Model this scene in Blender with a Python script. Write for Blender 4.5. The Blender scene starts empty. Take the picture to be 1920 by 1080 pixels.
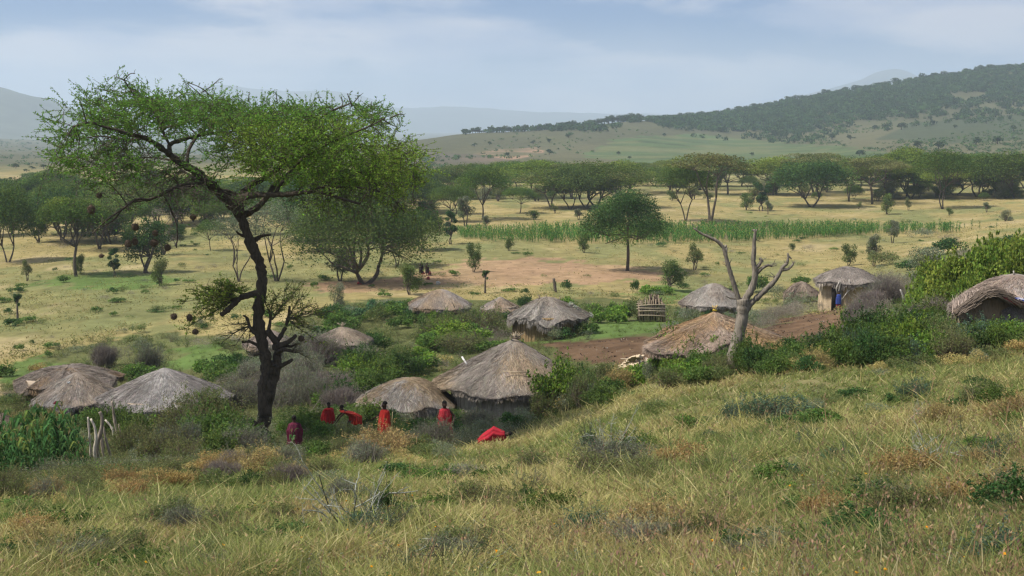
import bpy, math, random
import numpy as np
from mathutils import Vector, Matrix
SC = bpy.context.scene
COL = SC.collection
R = math.radians
random.seed(7)
rng = np.random.default_rng(11)

# ---------------------------------------------------------------- camera, sky, sun, exposure
F = 2400.0                                   # focal length in photo pixels (photo 1920 x 1080)
HORIZON = 235.0
PITCH = math.atan((540 - HORIZON) / F)
cam = bpy.data.cameras.new('camera')
cam.sensor_width = 36.0
cam.lens = 36.0 * F / 1920.0
cam.clip_start = 0.3
cam.clip_end = 30000
camo = bpy.data.objects.new('camera', cam)
COL.objects.link(camo)
camo.location = (0, 0, 0)
camo.rotation_euler = (math.pi / 2 - PITCH, 0, 0)
SC.camera = camo
SC.render.resolution_x = 1024
SC.render.resolution_y = 576

SUN_EL, SUN_AZ = 56.0, -106.0                 # azimuth from +Y towards +X, so the sun stands to the left
to_sun = Vector((math.sin(R(SUN_AZ)) * math.cos(R(SUN_EL)), math.cos(R(SUN_AZ)) * math.cos(R(SUN_EL)), math.sin(R(SUN_EL))))
world = bpy.data.worlds.new("World")
SC.world = world
world.use_nodes = True
wn, wl = world.node_tree.nodes, world.node_tree.links
wn.clear()
w_out = wn.new('ShaderNodeOutputWorld')
w_bg = wn.new('ShaderNodeBackground'); w_bg.inputs['Strength'].default_value = 0.105
w_sky = wn.new('ShaderNodeTexSky'); w_sky.sky_type = 'NISHITA'; w_sky.sun_disc = False
w_sky.sun_elevation = R(SUN_EL); w_sky.sun_rotation = R(SUN_AZ)
w_sky.altitude = 1200; w_sky.air_density = 1.0; w_sky.dust_density = 2.2; w_sky.ozone_density = 1.0
w_geo = wn.new('ShaderNodeTexCoord')
w_map = wn.new('ShaderNodeMapping'); w_map.inputs['Scale'].default_value = (1.0, 1.0, 3.6)
w_map.inputs['Location'].default_value = (0.3, 6.2, -1.7)
w_n1 = wn.new('ShaderNodeTexNoise'); w_n1.inputs['Scale'].default_value = 4.6; w_n1.inputs['Detail'].default_value = 7; w_n1.inputs['Roughness'].default_value = 0.52
w_n1.inputs['Distortion'].default_value = 0.25
w_r1 = wn.new('ShaderNodeValToRGB'); w_r1.color_ramp.interpolation = 'EASE'
w_r1.color_ramp.elements[0].position = 0.38; w_r1.color_ramp.elements[0].color = (0.05, 0.05, 0.05, 1)
w_r1.color_ramp.elements[1].position = 0.52; w_r1.color_ramp.elements[1].color = (1, 1, 1, 1)
w_sep = wn.new('ShaderNodeSeparateXYZ'); wl.new(w_geo.outputs['Generated'], w_sep.inputs[0])
# thin veil close to the horizon, unseen cloud overhead brightened to add fill light
w_low = wn.new('ShaderNodeMapRange'); w_low.inputs['From Min'].default_value = 0.0; w_low.inputs['From Max'].default_value = 0.085
w_low.inputs['To Min'].default_value = 1.0; w_low.inputs['To Max'].default_value = 0.0
wl.new(w_sep.outputs['Z'], w_low.inputs['Value'])
w_max = wn.new('ShaderNodeMath'); w_max.operation = 'MAXIMUM'
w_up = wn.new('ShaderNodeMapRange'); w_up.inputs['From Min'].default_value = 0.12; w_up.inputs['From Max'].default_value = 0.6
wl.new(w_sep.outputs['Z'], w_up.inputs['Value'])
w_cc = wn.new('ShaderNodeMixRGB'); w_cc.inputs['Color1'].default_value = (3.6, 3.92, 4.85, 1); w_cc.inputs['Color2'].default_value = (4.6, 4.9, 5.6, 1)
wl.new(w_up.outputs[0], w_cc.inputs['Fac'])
w_n2 = wn.new('ShaderNodeTexNoise'); w_n2.inputs['Scale'].default_value = 8.0; w_n2.inputs['Detail'].default_value = 6
w_cm = wn.new('ShaderNodeMixRGB'); w_cm.blend_type = 'MULTIPLY'; w_cm.inputs['Fac'].default_value = 1
w_cr = wn.new('ShaderNodeValToRGB'); w_cr.color_ramp.elements[0].position = .38; w_cr.color_ramp.elements[0].color = (.66, .76, .92, 1); w_cr.color_ramp.elements[1].position = .62; w_cr.color_ramp.elements[1].color = (1.22, 1.14, 1.06, 1)
w_tint = wn.new('ShaderNodeMixRGB'); w_tint.blend_type = 'MULTIPLY'; w_tint.inputs['Fac'].default_value = 1; w_tint.inputs['Color2'].default_value = (.13, .31, .62, 1)
w_mix = wn.new('ShaderNodeMixRGB')
wl.new(w_geo.outputs['Generated'], w_map.inputs['Vector'])
wl.new(w_map.outputs['Vector'], w_n1.inputs['Vector']); wl.new(w_map.outputs['Vector'], w_n2.inputs['Vector'])
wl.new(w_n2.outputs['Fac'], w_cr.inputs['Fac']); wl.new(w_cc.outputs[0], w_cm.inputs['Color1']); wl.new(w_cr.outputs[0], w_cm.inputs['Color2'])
wl.new(w_n1.outputs['Fac'], w_r1.inputs['Fac'])
wl.new(w_r1.outputs['Color'], w_max.inputs[0]); wl.new(w_low.outputs[0], w_max.inputs[1])
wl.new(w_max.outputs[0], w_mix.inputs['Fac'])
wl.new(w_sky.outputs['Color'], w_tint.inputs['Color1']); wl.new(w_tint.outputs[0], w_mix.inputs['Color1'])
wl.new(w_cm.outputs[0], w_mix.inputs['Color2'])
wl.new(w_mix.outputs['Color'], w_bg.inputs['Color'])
wl.new(w_bg.outputs['Background'], w_out.inputs['Surface'])

sun = bpy.data.lights.new('sun', 'SUN')
sun.energy = 5.0; sun.angle = R(0.9); sun.color = (1.0, 0.94, 0.84)
suno = bpy.data.objects.new('sun', sun); COL.objects.link(suno)
suno.rotation_euler = to_sun.to_track_quat('Z', 'Y').to_euler()

SC.view_settings.view_transform = 'Standard'
SC.view_settings.look = 'None'
SC.view_settings.gamma = 1.0
SC.view_settings.exposure = 0.42
cy = SC.cycles
cy.max_bounces = 6; cy.diffuse_bounces = 3; cy.glossy_bounces = 2; cy.transmission_bounces = 3
cy.transparent_max_bounces = 4; cy.volume_bounces = 1
cy.use_denoising = True; cy.denoiser = 'OPENIMAGEDENOISE'; cy.denoising_input_passes = 'RGB_ALBEDO_NORMAL'
cy.use_adaptive_sampling = True; cy.adaptive_threshold = 0.015
cy.sample_clamp_indirect = 4.0
cy.filter_width = 1.35

# ---------------------------------------------------------------- small helpers
def ray(px, py):
    xc, yc = (px - 960) / F, -(py - 540) / F
    c, s = math.cos(PITCH), math.sin(PITCH)
    return np.array([xc, c + yc * s, -s + yc * c])
def at(px, py, Y):
    d = ray(px, py); return Vector(d * (Y / d[1]))
def to_px(p):
    c, s = math.cos(PITCH), math.sin(PITCH)
    f = p[1] * c - p[2] * s; u = p[1] * s + p[2] * c
    return 960 + F * p[0] / f, 540 - F * u / f

def _hash(ix, iy, seed):
    h = (ix.astype(np.int64) * 374761393 + iy.astype(np.int64) * 668265263 + seed * 1442695041) & 0xffffffff
    h = ((h ^ (h >> 13)) * 1274126177) & 0xffffffff
    return ((h ^ (h >> 16)) & 0xffff) / 65535.0
def vnoise(x, y, seed=0):
    x = np.asarray(x, float); y = np.asarray(y, float)
    ix, iy = np.floor(x), np.floor(y); fx, fy = x - ix, y - iy
    fx = fx * fx * (3 - 2 * fx); fy = fy * fy * (3 - 2 * fy)
    a, b = _hash(ix, iy, seed), _hash(ix + 1, iy, seed)
    c, d = _hash(ix, iy + 1, seed), _hash(ix + 1, iy + 1, seed)
    return (a * (1 - fx) + b * fx) * (1 - fy) + (c * (1 - fx) + d * fx) * fy
def fbm(x, y, seed=0, o=4):
    t = 0; amp = 0.5; tot = 0
    for k in range(o):
        t = t + amp * vnoise(np.asarray(x) * 2 ** k, np.asarray(y) * 2 ** k, seed + k * 17); tot += amp; amp *= 0.5
    return t / tot

def mesh_np(name, V, faces, col=None, mat=None, smooth=False):
    """faces: list of int arrays (m,3) or (m,4)"""
    me = bpy.data.meshes.new(name)
    V = np.asarray(V, np.float32)
    me.vertices.add(len(V)); me.vertices.foreach_set('co', V.ravel())
    faces = [np.asarray(f, np.int32) for f in faces if len(f)]
    nl = sum(f.size for f in faces); npoly = sum(len(f) for f in faces)
    me.loops.add(nl); me.polygons.add(npoly)
    me.loops.foreach_set('vertex_index', np.concatenate([f.ravel() for f in faces]))
    tot = np.concatenate([np.full(len(f), f.shape[1], np.int32) for f in faces])
    st = np.concatenate([[0], np.cumsum(tot)[:-1]]).astype(np.int32)
    me.polygons.foreach_set('loop_start', st)
    if smooth:
        me.polygons.foreach_set('use_smooth', np.ones(npoly, bool))
    if col is not None:
        at_ = me.attributes.new('col', 'FLOAT_COLOR', 'POINT')
        c4 = np.ones((len(V), 4), np.float32); c4[:, :3] = col
        at_.data.foreach_set('color', c4.ravel())
    me.update(calc_edges=True)
    if mat: me.materials.append(mat)
    return me

class MB:
    """collects pieces of geometry, with one colour per vertex, for ONE mesh"""
    def __init__(s): s.V = []; s.Q = []; s.T = []; s.C = []; s.n = 0
    def add(s, V, Q=None, T=None, col=(.5, .5, .5)):
        V = np.asarray(V, float).reshape(-1, 3)
        if Q is not None and len(Q): s.Q.append(np.asarray(Q) + s.n)
        if T is not None and len(T): s.T.append(np.asarray(T) + s.n)
        c = np.asarray(col, float)
        s.C.append(np.broadcast_to(c, (len(V), 3)) if c.ndim == 1 else c)
        s.V.append(V); s.n += len(V)
    def tube(s, P, rad, sides=6, col=(.5, .5, .5), cap=True):
        P = np.asarray(P, float); k = len(P)
        rad = np.broadcast_to(np.asarray(rad, float), (k,))
        T = np.gradient(P, axis=0); T /= (np.linalg.norm(T, axis=1, keepdims=True) + 1e-9)
        ref = np.array([0.31, 0.17, 0.94]) if abs(T[0][2]) < 0.9 else np.array([1.0, 0.1, 0])
        A = np.cross(T, ref); A /= (np.linalg.norm(A, axis=1, keepdims=True) + 1e-9)
        B = np.cross(T, A)
        th = np.linspace(0, 2 * math.pi, sides, endpoint=False)
        V = P[:, None, :] + rad[:, None, None] * (np.cos(th)[None, :, None] * A[:, None, :] + np.sin(th)[None, :, None] * B[:, None, :])
        V = V.reshape(-1, 3)
        i = np.arange(k - 1)[:, None] * sides; j = np.arange(sides)[None, :]; j2 = (j + 1) % sides
        Q = np.stack([i + j, i + j2, i + sides + j2, i + sides + j], -1).reshape(-1, 4)
        Tn = None
        if cap:
            V = np.vstack([V, P[:1], P[-1:]]); a, b = k * sides, k * sides + 1
            jj = np.arange(sides); jn = (jj + 1) % sides
            Tn = np.vstack([np.stack([jn, jj, np.full(sides, a)], -1), np.stack([(k - 1) * sides + jj, (k - 1) * sides + jn, np.full(sides, b)], -1)])
        s.add(V, Q, Tn, col)
    def leaves(s, C, L, W, A=None, col=(.1, .2, .05), flat=0.0, colvar=0.25, seed=None):
        """diamond leaves: centres C, length L, width W, long axes A"""
        C = np.asarray(C, float); n = len(C)
        if n == 0: return
        if A is None: A = rng.normal(size=(n, 3)); A[:, 2] *= (1 - flat)
        A = A / (np.linalg.norm(A, axis=1, keepdims=True) + 1e-9)
        N = rng.normal(size=(n, 3)); N[:, 2] += flat * 3
        B = np.cross(A, N); B /= (np.linalg.norm(B, axis=1, keepdims=True) + 1e-9)
        L = np.broadcast_to(L, (n,))[:, None]; W = np.broadcast_to(W, (n,))[:, None]
        V = np.stack([C - A * L / 2, C + B * W / 2, C + A * L / 2, C - B * W / 2], 1).reshape(-1, 3)
        Q = np.arange(n * 4).reshape(n, 4)
        col = np.asarray(col, float)
        if col.ndim == 1: col = np.broadcast_to(col, (n, 3))
        col = col * (1 + colvar * rng.uniform(-1, 1, (n, 1))) * (1 + 0.12 * rng.uniform(-1, 1, (n, 3)))
        s.add(V, Q, None, np.repeat(np.clip(col, 0.004, 1), 4, 0))
    def blades(s, base, tip, w, bend, col, sides_dir=None):
        """curved strips from base to tip (5 verts, 2 quads minus tip)"""
        n = len(base)
        D = tip - base; up = np.array([0, 0, 1.0])
        S = np.cross(D, rng.normal(size=(n, 3))); S /= (np.linalg.norm(S, axis=1, keepdims=True) + 1e-9)
        w = np.broadcast_to(w, (n,))[:, None]
        mid = base + D * 0.55 + bend
        V = np.stack([base - S * w * .5, base + S * w * .5, mid + S * w * .45, mid - S * w * .45, tip], 1).reshape(-1, 3)
        b = np.arange(n)[:, None] * 5
        s.add(V, b + np.array([[0, 1, 2, 3]]), b + np.array([[3, 2, 4]]), np.repeat(col, 5, 0))
    def box(s, c, half, rot=None, col=(.5, .5, .5)):
        X = np.array([[x, y, z] for x in (-1, 1) for y in (-1, 1) for z in (-1, 1)], float) * half
        if rot is not None: X = X @ np.array(rot).T
        s.add(X + np.asarray(c, float), [[0, 1, 3, 2], [4, 6, 7, 5], [0, 4, 5, 1], [2, 3, 7, 6], [0, 2, 6, 4], [1, 5, 7, 3]], None, col)
    def mesh(s, name, mat, smooth=False):
        fs = []
        if s.Q: fs.append(np.vstack(s.Q))
        if s.T: fs.append(np.vstack(s.T))
        return mesh_np(name, np.vstack(s.V), fs, np.vstack(s.C), mat, smooth)

def link(name, data, parent=None, loc=None, rz=0, scale=None):
    o = bpy.data.objects.new(name, data); COL.objects.link(o)
    if parent: o.parent = parent
    if loc is not None: o.location = loc
    if rz: o.rotation_euler[2] = rz
    if scale is not None: o.scale = scale if hasattr(scale, '__len__') else (scale,) * 3
    return o
def tag(o, label=None, cat=None, group=None, kind=None):
    if label: o['label'] = label
    if cat: o['category'] = cat
    if group: o['group'] = group
    if kind: o['kind'] = kind
    return o
def struct(name, me, label=None):
    return tag(link(name, me), label, None, None, 'structure')
def copy_tree(o, parent=None):
    c = o.copy(); COL.objects.link(c); c.parent = parent
    for ch in o.children: copy_tree(ch, c)
    return c

# ---------------------------------------------------------------- materials
def mat_new(name):
    m = bpy.data.materials.new(name); m.use_nodes = True
    nt = m.node_tree; nt.nodes.clear()
    return m, nt.nodes, nt.links
def mat_foliage(name, translucent=0.3, vary=0.16, sat_noise=0.0):
    m, N, L = mat_new(name)
    out = N.new('ShaderNodeOutputMaterial'); a = N.new('ShaderNodeAttribute'); a.attribute_name = 'col'
    oi = N.new('ShaderNodeObjectInfo')
    mr = N.new('ShaderNodeMapRange'); mr.inputs['To Min'].default_value = 1 - vary; mr.inputs['To Max'].default_value = 1 + vary
    L.new(oi.outputs['Random'], mr.inputs['Value'])
    hs = N.new('ShaderNodeHueSaturation')
    L.new(mr.outputs[0], hs.inputs['Value']); L.new(a.outputs['Color'], hs.inputs['Color'])
    mr2 = N.new('ShaderNodeMapRange'); mr2.inputs['To Min'].default_value = 0.488; mr2.inputs['To Max'].default_value = 0.512
    mm = N.new('ShaderNodeMath'); mm.operation = 'FRACT'; m7 = N.new('ShaderNodeMath'); m7.operation = 'MULTIPLY'; m7.inputs[1].default_value = 7.31
    L.new(oi.outputs['Random'], m7.inputs[0]); L.new(m7.outputs[0], mm.inputs[0]); L.new(mm.outputs[0], mr2.inputs['Value'])
    L.new(mr2.outputs[0], hs.inputs['Hue'])
    d = N.new('ShaderNodeBsdfDiffuse'); t = N.new('ShaderNodeBsdfTranslucent'); mx = N.new('ShaderNodeMixShader')
    mx.inputs[0].default_value = translucent
    L.new(hs.outputs[0], d.inputs['Color']); L.new(hs.outputs[0], t.inputs['Color'])
    L.new(d.outputs[0], mx.inputs[1]); L.new(t.outputs[0], mx.inputs[2]); L.new(mx.outputs[0], out.inputs['Surface'])
    return m
def mat_rough(name, scale=8, contrast=0.35, stretch=(1, 1, 1), bump=0.4, rough=0.9, use_col=True, base=(.3, .3, .3), bdist=0.03, vary=0.0):
    m, N, L = mat_new(name)
    out = N.new('ShaderNodeOutputMaterial'); p = N.new('ShaderNodeBsdfPrincipled')
    p.inputs['Roughness'].default_value = rough; p.inputs['Specular IOR Level'].default_value = 0.15
    tc = N.new('ShaderNodeTexCoord'); mp = N.new('ShaderNodeMapping'); mp.inputs['Scale'].default_value = stretch
    n = N.new('ShaderNodeTexNoise'); n.inputs['Scale'].default_value = scale; n.inputs['Detail'].default_value = 6; n.inputs['Roughness'].default_value = 0.65
    L.new(tc.outputs['Object'], mp.inputs[0]); L.new(mp.outputs[0], n.inputs['Vector'])
    mr = N.new('ShaderNodeMapRange'); mr.inputs['From Min'].default_value = 0.3; mr.inputs['From Max'].default_value = 0.7
    mr.inputs['To Min'].default_value = 1 - contrast; mr.inputs['To Max'].default_value = 1 + contrast
    L.new(n.outputs['Fac'], mr.inputs['Value'])
    mu = N.new('ShaderNodeVectorMath'); mu.operation = 'SCALE'
    if use_col:
        a = N.new('ShaderNodeAttribute'); a.attribute_name = 'col'; L.new(a.outputs['Color'], mu.inputs[0])
    else:
        mu.inputs[0].default_value = base
    L.new(mr.outputs[0], mu.inputs['Scale']); L.new(mu.outputs[0], p.inputs['Base Color'])
    b = N.new('ShaderNodeBump'); b.inputs['Strength'].default_value = bump; b.inputs['Distance'].default_value = bdist
    L.new(n.outputs['Fac'], b.inputs['Height']); L.new(b.outputs[0], p.inputs['Normal'])
    L.new(p.outputs[0], out.inputs['Surface'])
    return m
M = {}
M['leaf'] = mat_foliage('leaf', 0.36)
M['grass'] = mat_foliage('grass', 0.38, 0.0)
M['straw'] = mat_rough('straw', 5, 0.22, (1, 1, 1), 0.3, 0.95)
M['bark'] = mat_rough('bark', 9, 0.45, (1.5, 1.5, 0.5), 0.8, 0.95)
M['deadwood'] = mat_rough('deadwood', 6, 0.62, (2.6, 2.6, 0.5), 1.0, 0.85)
M['mud'] = mat_rough('mud', 5, 0.3, (3, 3, 0.5), 0.7, 0.95, bdist=0.06)
M['twig'] = mat_rough('twig', 6, 0.3, (1, 1, 1), 0.2, 0.9)
M['cloth'] = mat_rough('cloth', 7, 0.22, (1, 1, 1), 0.3, 0.85)
M['skin'] = mat_rough('skin', 9, 0.1, (1, 1, 1), 0.1, 0.55, use_col=False, base=(.045, .024, .016))
M['hair'] = mat_rough('hair', 40, 0.3, (1, 1, 1), 0.5, 0.9, use_col=False, base=(.012, .01, .009))
M['tarp'] = mat_rough('tarp', 3, 0.15, (1, 1, 1), 0.4, 0.7)
M['nest'] = mat_rough('nest', 30, 0.35, (1, 1, 1), 0.8, 0.95)
# ---------------------------------------------------------------- terrain: one height function through measured ground points
GP = [  # photo x, photo y, distance
 (0,1080,16),(0,1000,22),(0,930,32),(60,885,43),(240,872,46),(480,1080,15),(480,960,24),(480,885,36),(485,842,50),
 (960,1080,13.8),(960,1000,17.6),(960,900,27),(960,850,37.5),(912,830,46),(1440,1080,12.3),(1440,900,21),(1440,800,31),(1440,720,44),
 (1375,698,52),(1920,1080,11.3),(1920,900,17.5),(1920,760,29),(1920,685,42),(1870,604,53),(1700,668,50),(1700,600,72),
 (1340,682,62),(1500,640,78),(1480,600,100),(1570,578,119),(1130,658,80),(1100,640,87),(1700,560,92),
 (945,788,62),(1025,630,96),(825,597,112),(642,668,92),(760,790,60),(310,800,67),(145,782,72),(60,745,82),(-10,815,60),
 (560,800,57),(1220,603,106),(1340,592,122),(500,700,80),(300,700,88),(1920,520,105),(1920,470,150),(1900,425,225),
 (35,608,122),(0,685,97),(300,532,155),(130,520,163),(680,530,158),(790,517,168),(1175,507,173),(910,548,148),(1255,543,150),
 (1600,500,175),(1700,460,212),(960,456,213),(1800,432,245),(1330,418,267),(960,422,258),(100,452,222),(960,382,340),(0,402,300),
 (1700,384,330),(900,335,520),(400,335,520),(1700,312,640),(960,302,800),(60,333,560),(60,291,1300),(60,264,3000),(500,300,900),
 (1200,293,930),(1200,256,1250),(1200,227,1500),(1000,272,1130),(900,272,1120),(880,250,1350),(780,275,1150),(1500,190,1750),(1500,238,1450),(1500,270,1180),
 (1500,297,880),(1920,124,1900),(1920,180,1600),(1920,238,1200),(1920,285,850),(1700,154,1850),(1700,215,1450),(1700,268,1000),(1290,223,1600),(1290,255,1330),
]
GX = [  # x/Y, Y, z given directly
 (0.15,2400,-30),(0.4,2500,20),(0.0,1900,-45),(0.25,2500,-10),(-0.1,1700,-40),(-0.35,5000,-55),(0,5000,-60),(0.4,5000,-50),(-0.4,12000,-60),(0,12000,-60),(0.4,12000,-60),
 (1.2,1900,160),(1.2,800,20),(1.2,200,-8),(1.2,60,-2),(1.2,15,-2.5),(-1.2,15,-6.5),(-1.2,60,-17),(-1.2,200,-20),(-1.2,800,-24),(-1.2,3000,-35),
 (1.2,5000,20),(-1.2,12000,-60),(1.2,12000,-60),(0,5,-3.2),(0.5,4,-2.6),(-0.5,4,-3.9),(0,-5,-1.4),(0,-14,0.4),(0.8,-10,0),(-0.8,-10,-.8),
]
OFF = 20.0
_u, _v, _t = [], [], []
for px, py, Y in GP:
    p = at(px, py, Y); _u.append(p.x / (Y + OFF)); _v.append(math.log(Y + OFF)); _t.append(p.z / (Y + OFF))
for ux, Y, z in GX:
    _u.append(ux * max(Y, 5) / (Y + OFF) if Y > 0 else ux); _v.append(math.log(Y + OFF)); _t.append(z / (Y + OFF))
_u, _v, _t = map(np.array, (_u, _v, _t))
KU = 2.6
def _phi(r2): return 0.5 * r2 * np.log(r2 + 1e-12)
_n = len(_u)
_K = _phi(((_u[:, None] - _u) * KU) ** 2 + (_v[:, None] - _v) ** 2) + np.eye(_n) * 2e-3
_P = np.stack([np.ones(_n), _u * KU, _v], 1)
_A = np.block([[_K, _P], [_P.T, np.zeros((3, 3))]])
_w = np.linalg.solve(_A, np.concatenate([_t, np.zeros(3)]))
NU, NV = 560, 920
UG = np.linspace(-1.35, 1.35, NU)
UG = np.sign(UG) * (0.55 * np.abs(UG) / 1.35 + 0.45 * (np.abs(UG) / 1.35) ** 2.2) * 1.35
VG = np.linspace(math.log(4.0), math.log(14000 + OFF), NV)
UU, VV = np.meshgrid(UG, VG)
def _tps(u, v):
    out = np.zeros(u.shape)
    for k in range(_n): out += _w[k] * _phi(((u - _u[k]) * KU) ** 2 + (v - _v[k]) ** 2)
    return out + _w[_n] + _w[_n + 1] * u * KU + _w[_n + 2] * v
S_ = np.exp(VV)
GYY = S_ - OFF; GXX = UU * S_
GZZ = _tps(UU, VV) * S_
_amp = np.clip(S_ / 400, 0, 1)
GZZ += (fbm(GXX / 5.0, GYY / 5.0, 3) - .5) * 0.35 * np.clip((S_ - 20) / 30, 0.3, 1)
GZZ += (fbm(GXX / 60.0, GYY / 60.0, 5) - .5) * 3.0 * np.clip((S_ - 500) / 900, 0, 1)
def H(x, y):
    x = np.asarray(x, float); y = np.asarray(y, float)
    s = np.maximum(y + OFF, 4.01); v = (np.log(s) - VG[0]) / (VG[1] - VG[0]); u = x / s
    j = np.clip(np.floor(v).astype(int), 0, NV - 2); fj = np.clip(v - j, 0, 1)
    i = np.clip(np.searchsorted(UG, u) - 1, 0, NU - 2); fi = np.clip((u - UG[i]) / (UG[i + 1] - UG[i]), 0, 1)
    # interpolate z/s so rows at different distances blend well
    z = (GZZ[j, i] * (1 - fi) + GZZ[j, i + 1] * fi) * (1 - fj) + (GZZ[j + 1, i] * (1 - fi) + GZZ[j + 1, i + 1] * fi) * fj
    return z
_YS = np.exp(np.linspace(math.log(8.0), math.log(4000), 1500))
def hit(px, py):
    """the ground point seen at a photo pixel"""
    d = ray(px, py); k = _YS / d[1]
    zz = H(d[0] * k, _YS); below = d[2] * k < zz
    if not below.any(): return None
    a = int(np.argmax(below)); 
    if a == 0: Y = _YS[0]
    else:
        f0 = d[2] * k[a - 1] - zz[a - 1]; f1 = d[2] * k[a] - zz[a]; Y = _YS[a - 1] + (_YS[a] - _YS[a - 1]) * f0 / (f0 - f1)
    x = d[0] * Y / d[1]
    return Vector((x, Y, float(H(x, Y))))
def ground(x, y): return Vector((x, y, float(H(x, y))))
def poly(pts):
    out = []
    for p in pts:
        h = hit(*p)
        out.append((h.x, h.y) if h else (at(p[0], p[1], 3000).x, 3000))
    return np.array(out)
def inside(P, x, y):
    x = np.asarray(x); y = np.asarray(y); c = np.zeros(x.shape, bool); n = len(P)
    for i in range(n):
        (x1, y1), (x2, y2) = P[i], P[(i + 1) % n]
        if y1 == y2: continue
        k = ((y1 > y) != (y2 > y)) & (x < (x2 - x1) * (y - y1) / (y2 - y1) + x1)
        c ^= k
    return c
Z = {}   # ground zones, traced where they lie
Z['yard'] = [poly([(1425,615),(1470,598),(1560,578),(1622,574),(1650,590),(1605,640),(1480,655),(1440,668),(1180,690),(1120,692),(1040,668),(1010,648),(1200,632),(1300,640)])]
Z['clearing'] = [poly([(560,530),(700,522),(830,505),(870,488),(1000,484),(1080,490),(1230,508),(1262,524),(1100,531),(960,536),(860,530),(740,545),(600,548)])]
Z['lush'] = [poly([(930,640),(1000,622),(1240,598),(1262,622),(1180,632),(1010,645)]), poly([(320,690),(335,655),(400,645),(430,660),(420,690)]), poly([(60,525),(200,512),(330,520),(300,540),(120,542)]), poly([(0,690),(60,665),(150,690),(60,720),(0,720)]), poly([(1180,545),(1260,535),(1330,560),(1200,575)])]
Z['field'] = [poly([(1100,293),(1135,268),(1200,256),(1300,252),(1450,264),(1600,277),(1700,292),(1600,302),(1400,308),(1200,306)])]
Z['field_dark'] = [poly([(1640,262),(1700,232),(1800,224),(1925,215),(1925,262),(1780,270)])]
Z['scar'] = [poly([(850,292),(930,280),(1010,276),(1020,286),(960,300),(930,303),(870,302)]), poly([(20,331),(130,322),(135,336),(20,340)])]
Z['scrubland'] = [poly([(760,300),(800,284),(900,290),(1000,306),(940,322),(760,322)])]
BAND = poly([(0,690),(160,640),(330,625),(480,640),(560,600),(640,565),(760,560),(960,565),(1080,560),(1180,560),(1260,575),(1400,580),(1480,585),(1570,600),(1620,560),(1700,520),(1760,470),(1930,455),
 (1930,640),(1700,665),(1500,690),(1380,705),(1200,705),(1110,745),(1000,800),(900,835),(840,842),(640,850),(560,865),(440,880),(240,905),(120,930),(0,945)])
def zone(name, x, y):
    m = np.zeros(np.shape(x), bool)
    for P in Z[name]: m |= inside(P, x, y)
    return m
def mixc(C, m, c):
    m = m[..., None]; return C * (1 - m) + np.array(c) * m
def ground_colour(X, Y):
    wx = X + (fbm(X / 3, Y / 3, 21) - .5) * 5 * np.clip(Y / 100, .3, 30); wy = Y + (fbm(X / 3, Y / 3, 22) - .5) * 8 * np.clip(Y / 100, .3, 30)
    n1 = fbm(X / 28, Y / 40, 31); n2 = fbm(X / 7, Y / 11, 33); n3 = fbm(X / 2.2, Y / 2.2, 35)
    C = np.broadcast_to(np.array([.325, .265, .112]), X.shape + (3,)).copy()
    C = mixc(C, np.clip((n1 - .44) * 5, 0, .75), (.195, .20, .08))
    C = mixc(C, np.clip((n2 - .55) * 6, 0, .75), (.185, .20, .08))
    C = mixc(C, np.clip((.36 - n2) * 7, 0, .6), (.44, .35, .19))
    far = np.clip((Y - 560) / 300, 0, 1)
    Cf = np.broadcast_to(np.array([.098, .1, .055]), X.shape + (3,)).copy()
    nf = fbm(X / 170, Y / 260, 41); nf2 = fbm(X / 40, Y / 60, 43)
    Cf = mixc(Cf, np.clip((nf - .5) * 4, 0, .6), (.15, .14, .075)); Cf = mixc(Cf, np.clip((nf2 - .58) * 5, 0, .6), (.12, .125, .06))
    C = C * (1 - far[..., None]) + Cf * far[..., None]
    near = np.clip((84 - Y) / 12, 0, 1)
    C = C * .74
    C = mixc(C, near, (.15, .135, .06))
    C = mixc(C, inside(BAND, wx, wy) * .92, (.085, .095, .035))
    C = mixc(C, zone('lush', wx, wy) * np.clip(.4 + n3, 0, .9), (.085, .135, .035))
    C = mixc(C, zone('clearing', wx, wy) * np.clip(.55 + n2 * .6, 0, .95), (.27, .175, .105))
    C = mixc(C, zone('yard', wx, wy) * .95, (.115, .07, .042))
    C = mixc(C, zone('yard', wx, wy) * np.clip((n3 - .5) * 4, 0, .55), (.05, .03, .018))
    C = mixc(C, zone('field', X + (fbm(X / 20, Y / 20, 94) - .5) * 40, Y + (fbm(X / 25, Y / 25, 95) - .5) * 50) * .85, (.075, .115, .045))
    C = C * (1 - zone('field', X, Y)[..., None] * (.35 * (fbm(X / 30, Y / 12, 91) - .2) + .25 * (np.sin(Y / 11 + X / 60) > .6) * (fbm(X / 90, Y / 60, 92) > .45))[..., None])
    C = mixc(C, zone('field', X, Y) * np.clip((fbm(X / 45, Y / 35, 93) - .52) * 6, 0, .6), (.13, .13, .06))
    C = mixc(C, zone('field_dark', X, Y) * .8, (.045, .06, .032))
    C = mixc(C, zone('scar', X, Y) * np.clip((nf2 - .3) * 3, 0, .8), (.30, .19, .125))
    C = mixc(C, zone('scrubland', X, Y) * .8, (.085, .075, .055))
    return C
GC = ground_colour(GXX, GYY)
idx = np.arange(NU * NV).reshape(NV, NU)
Qd = np.stack([idx[:-1, :-1], idx[:-1, 1:], idx[1:, 1:], idx[1:, :-1]], -1).reshape(-1, 4)
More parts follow.
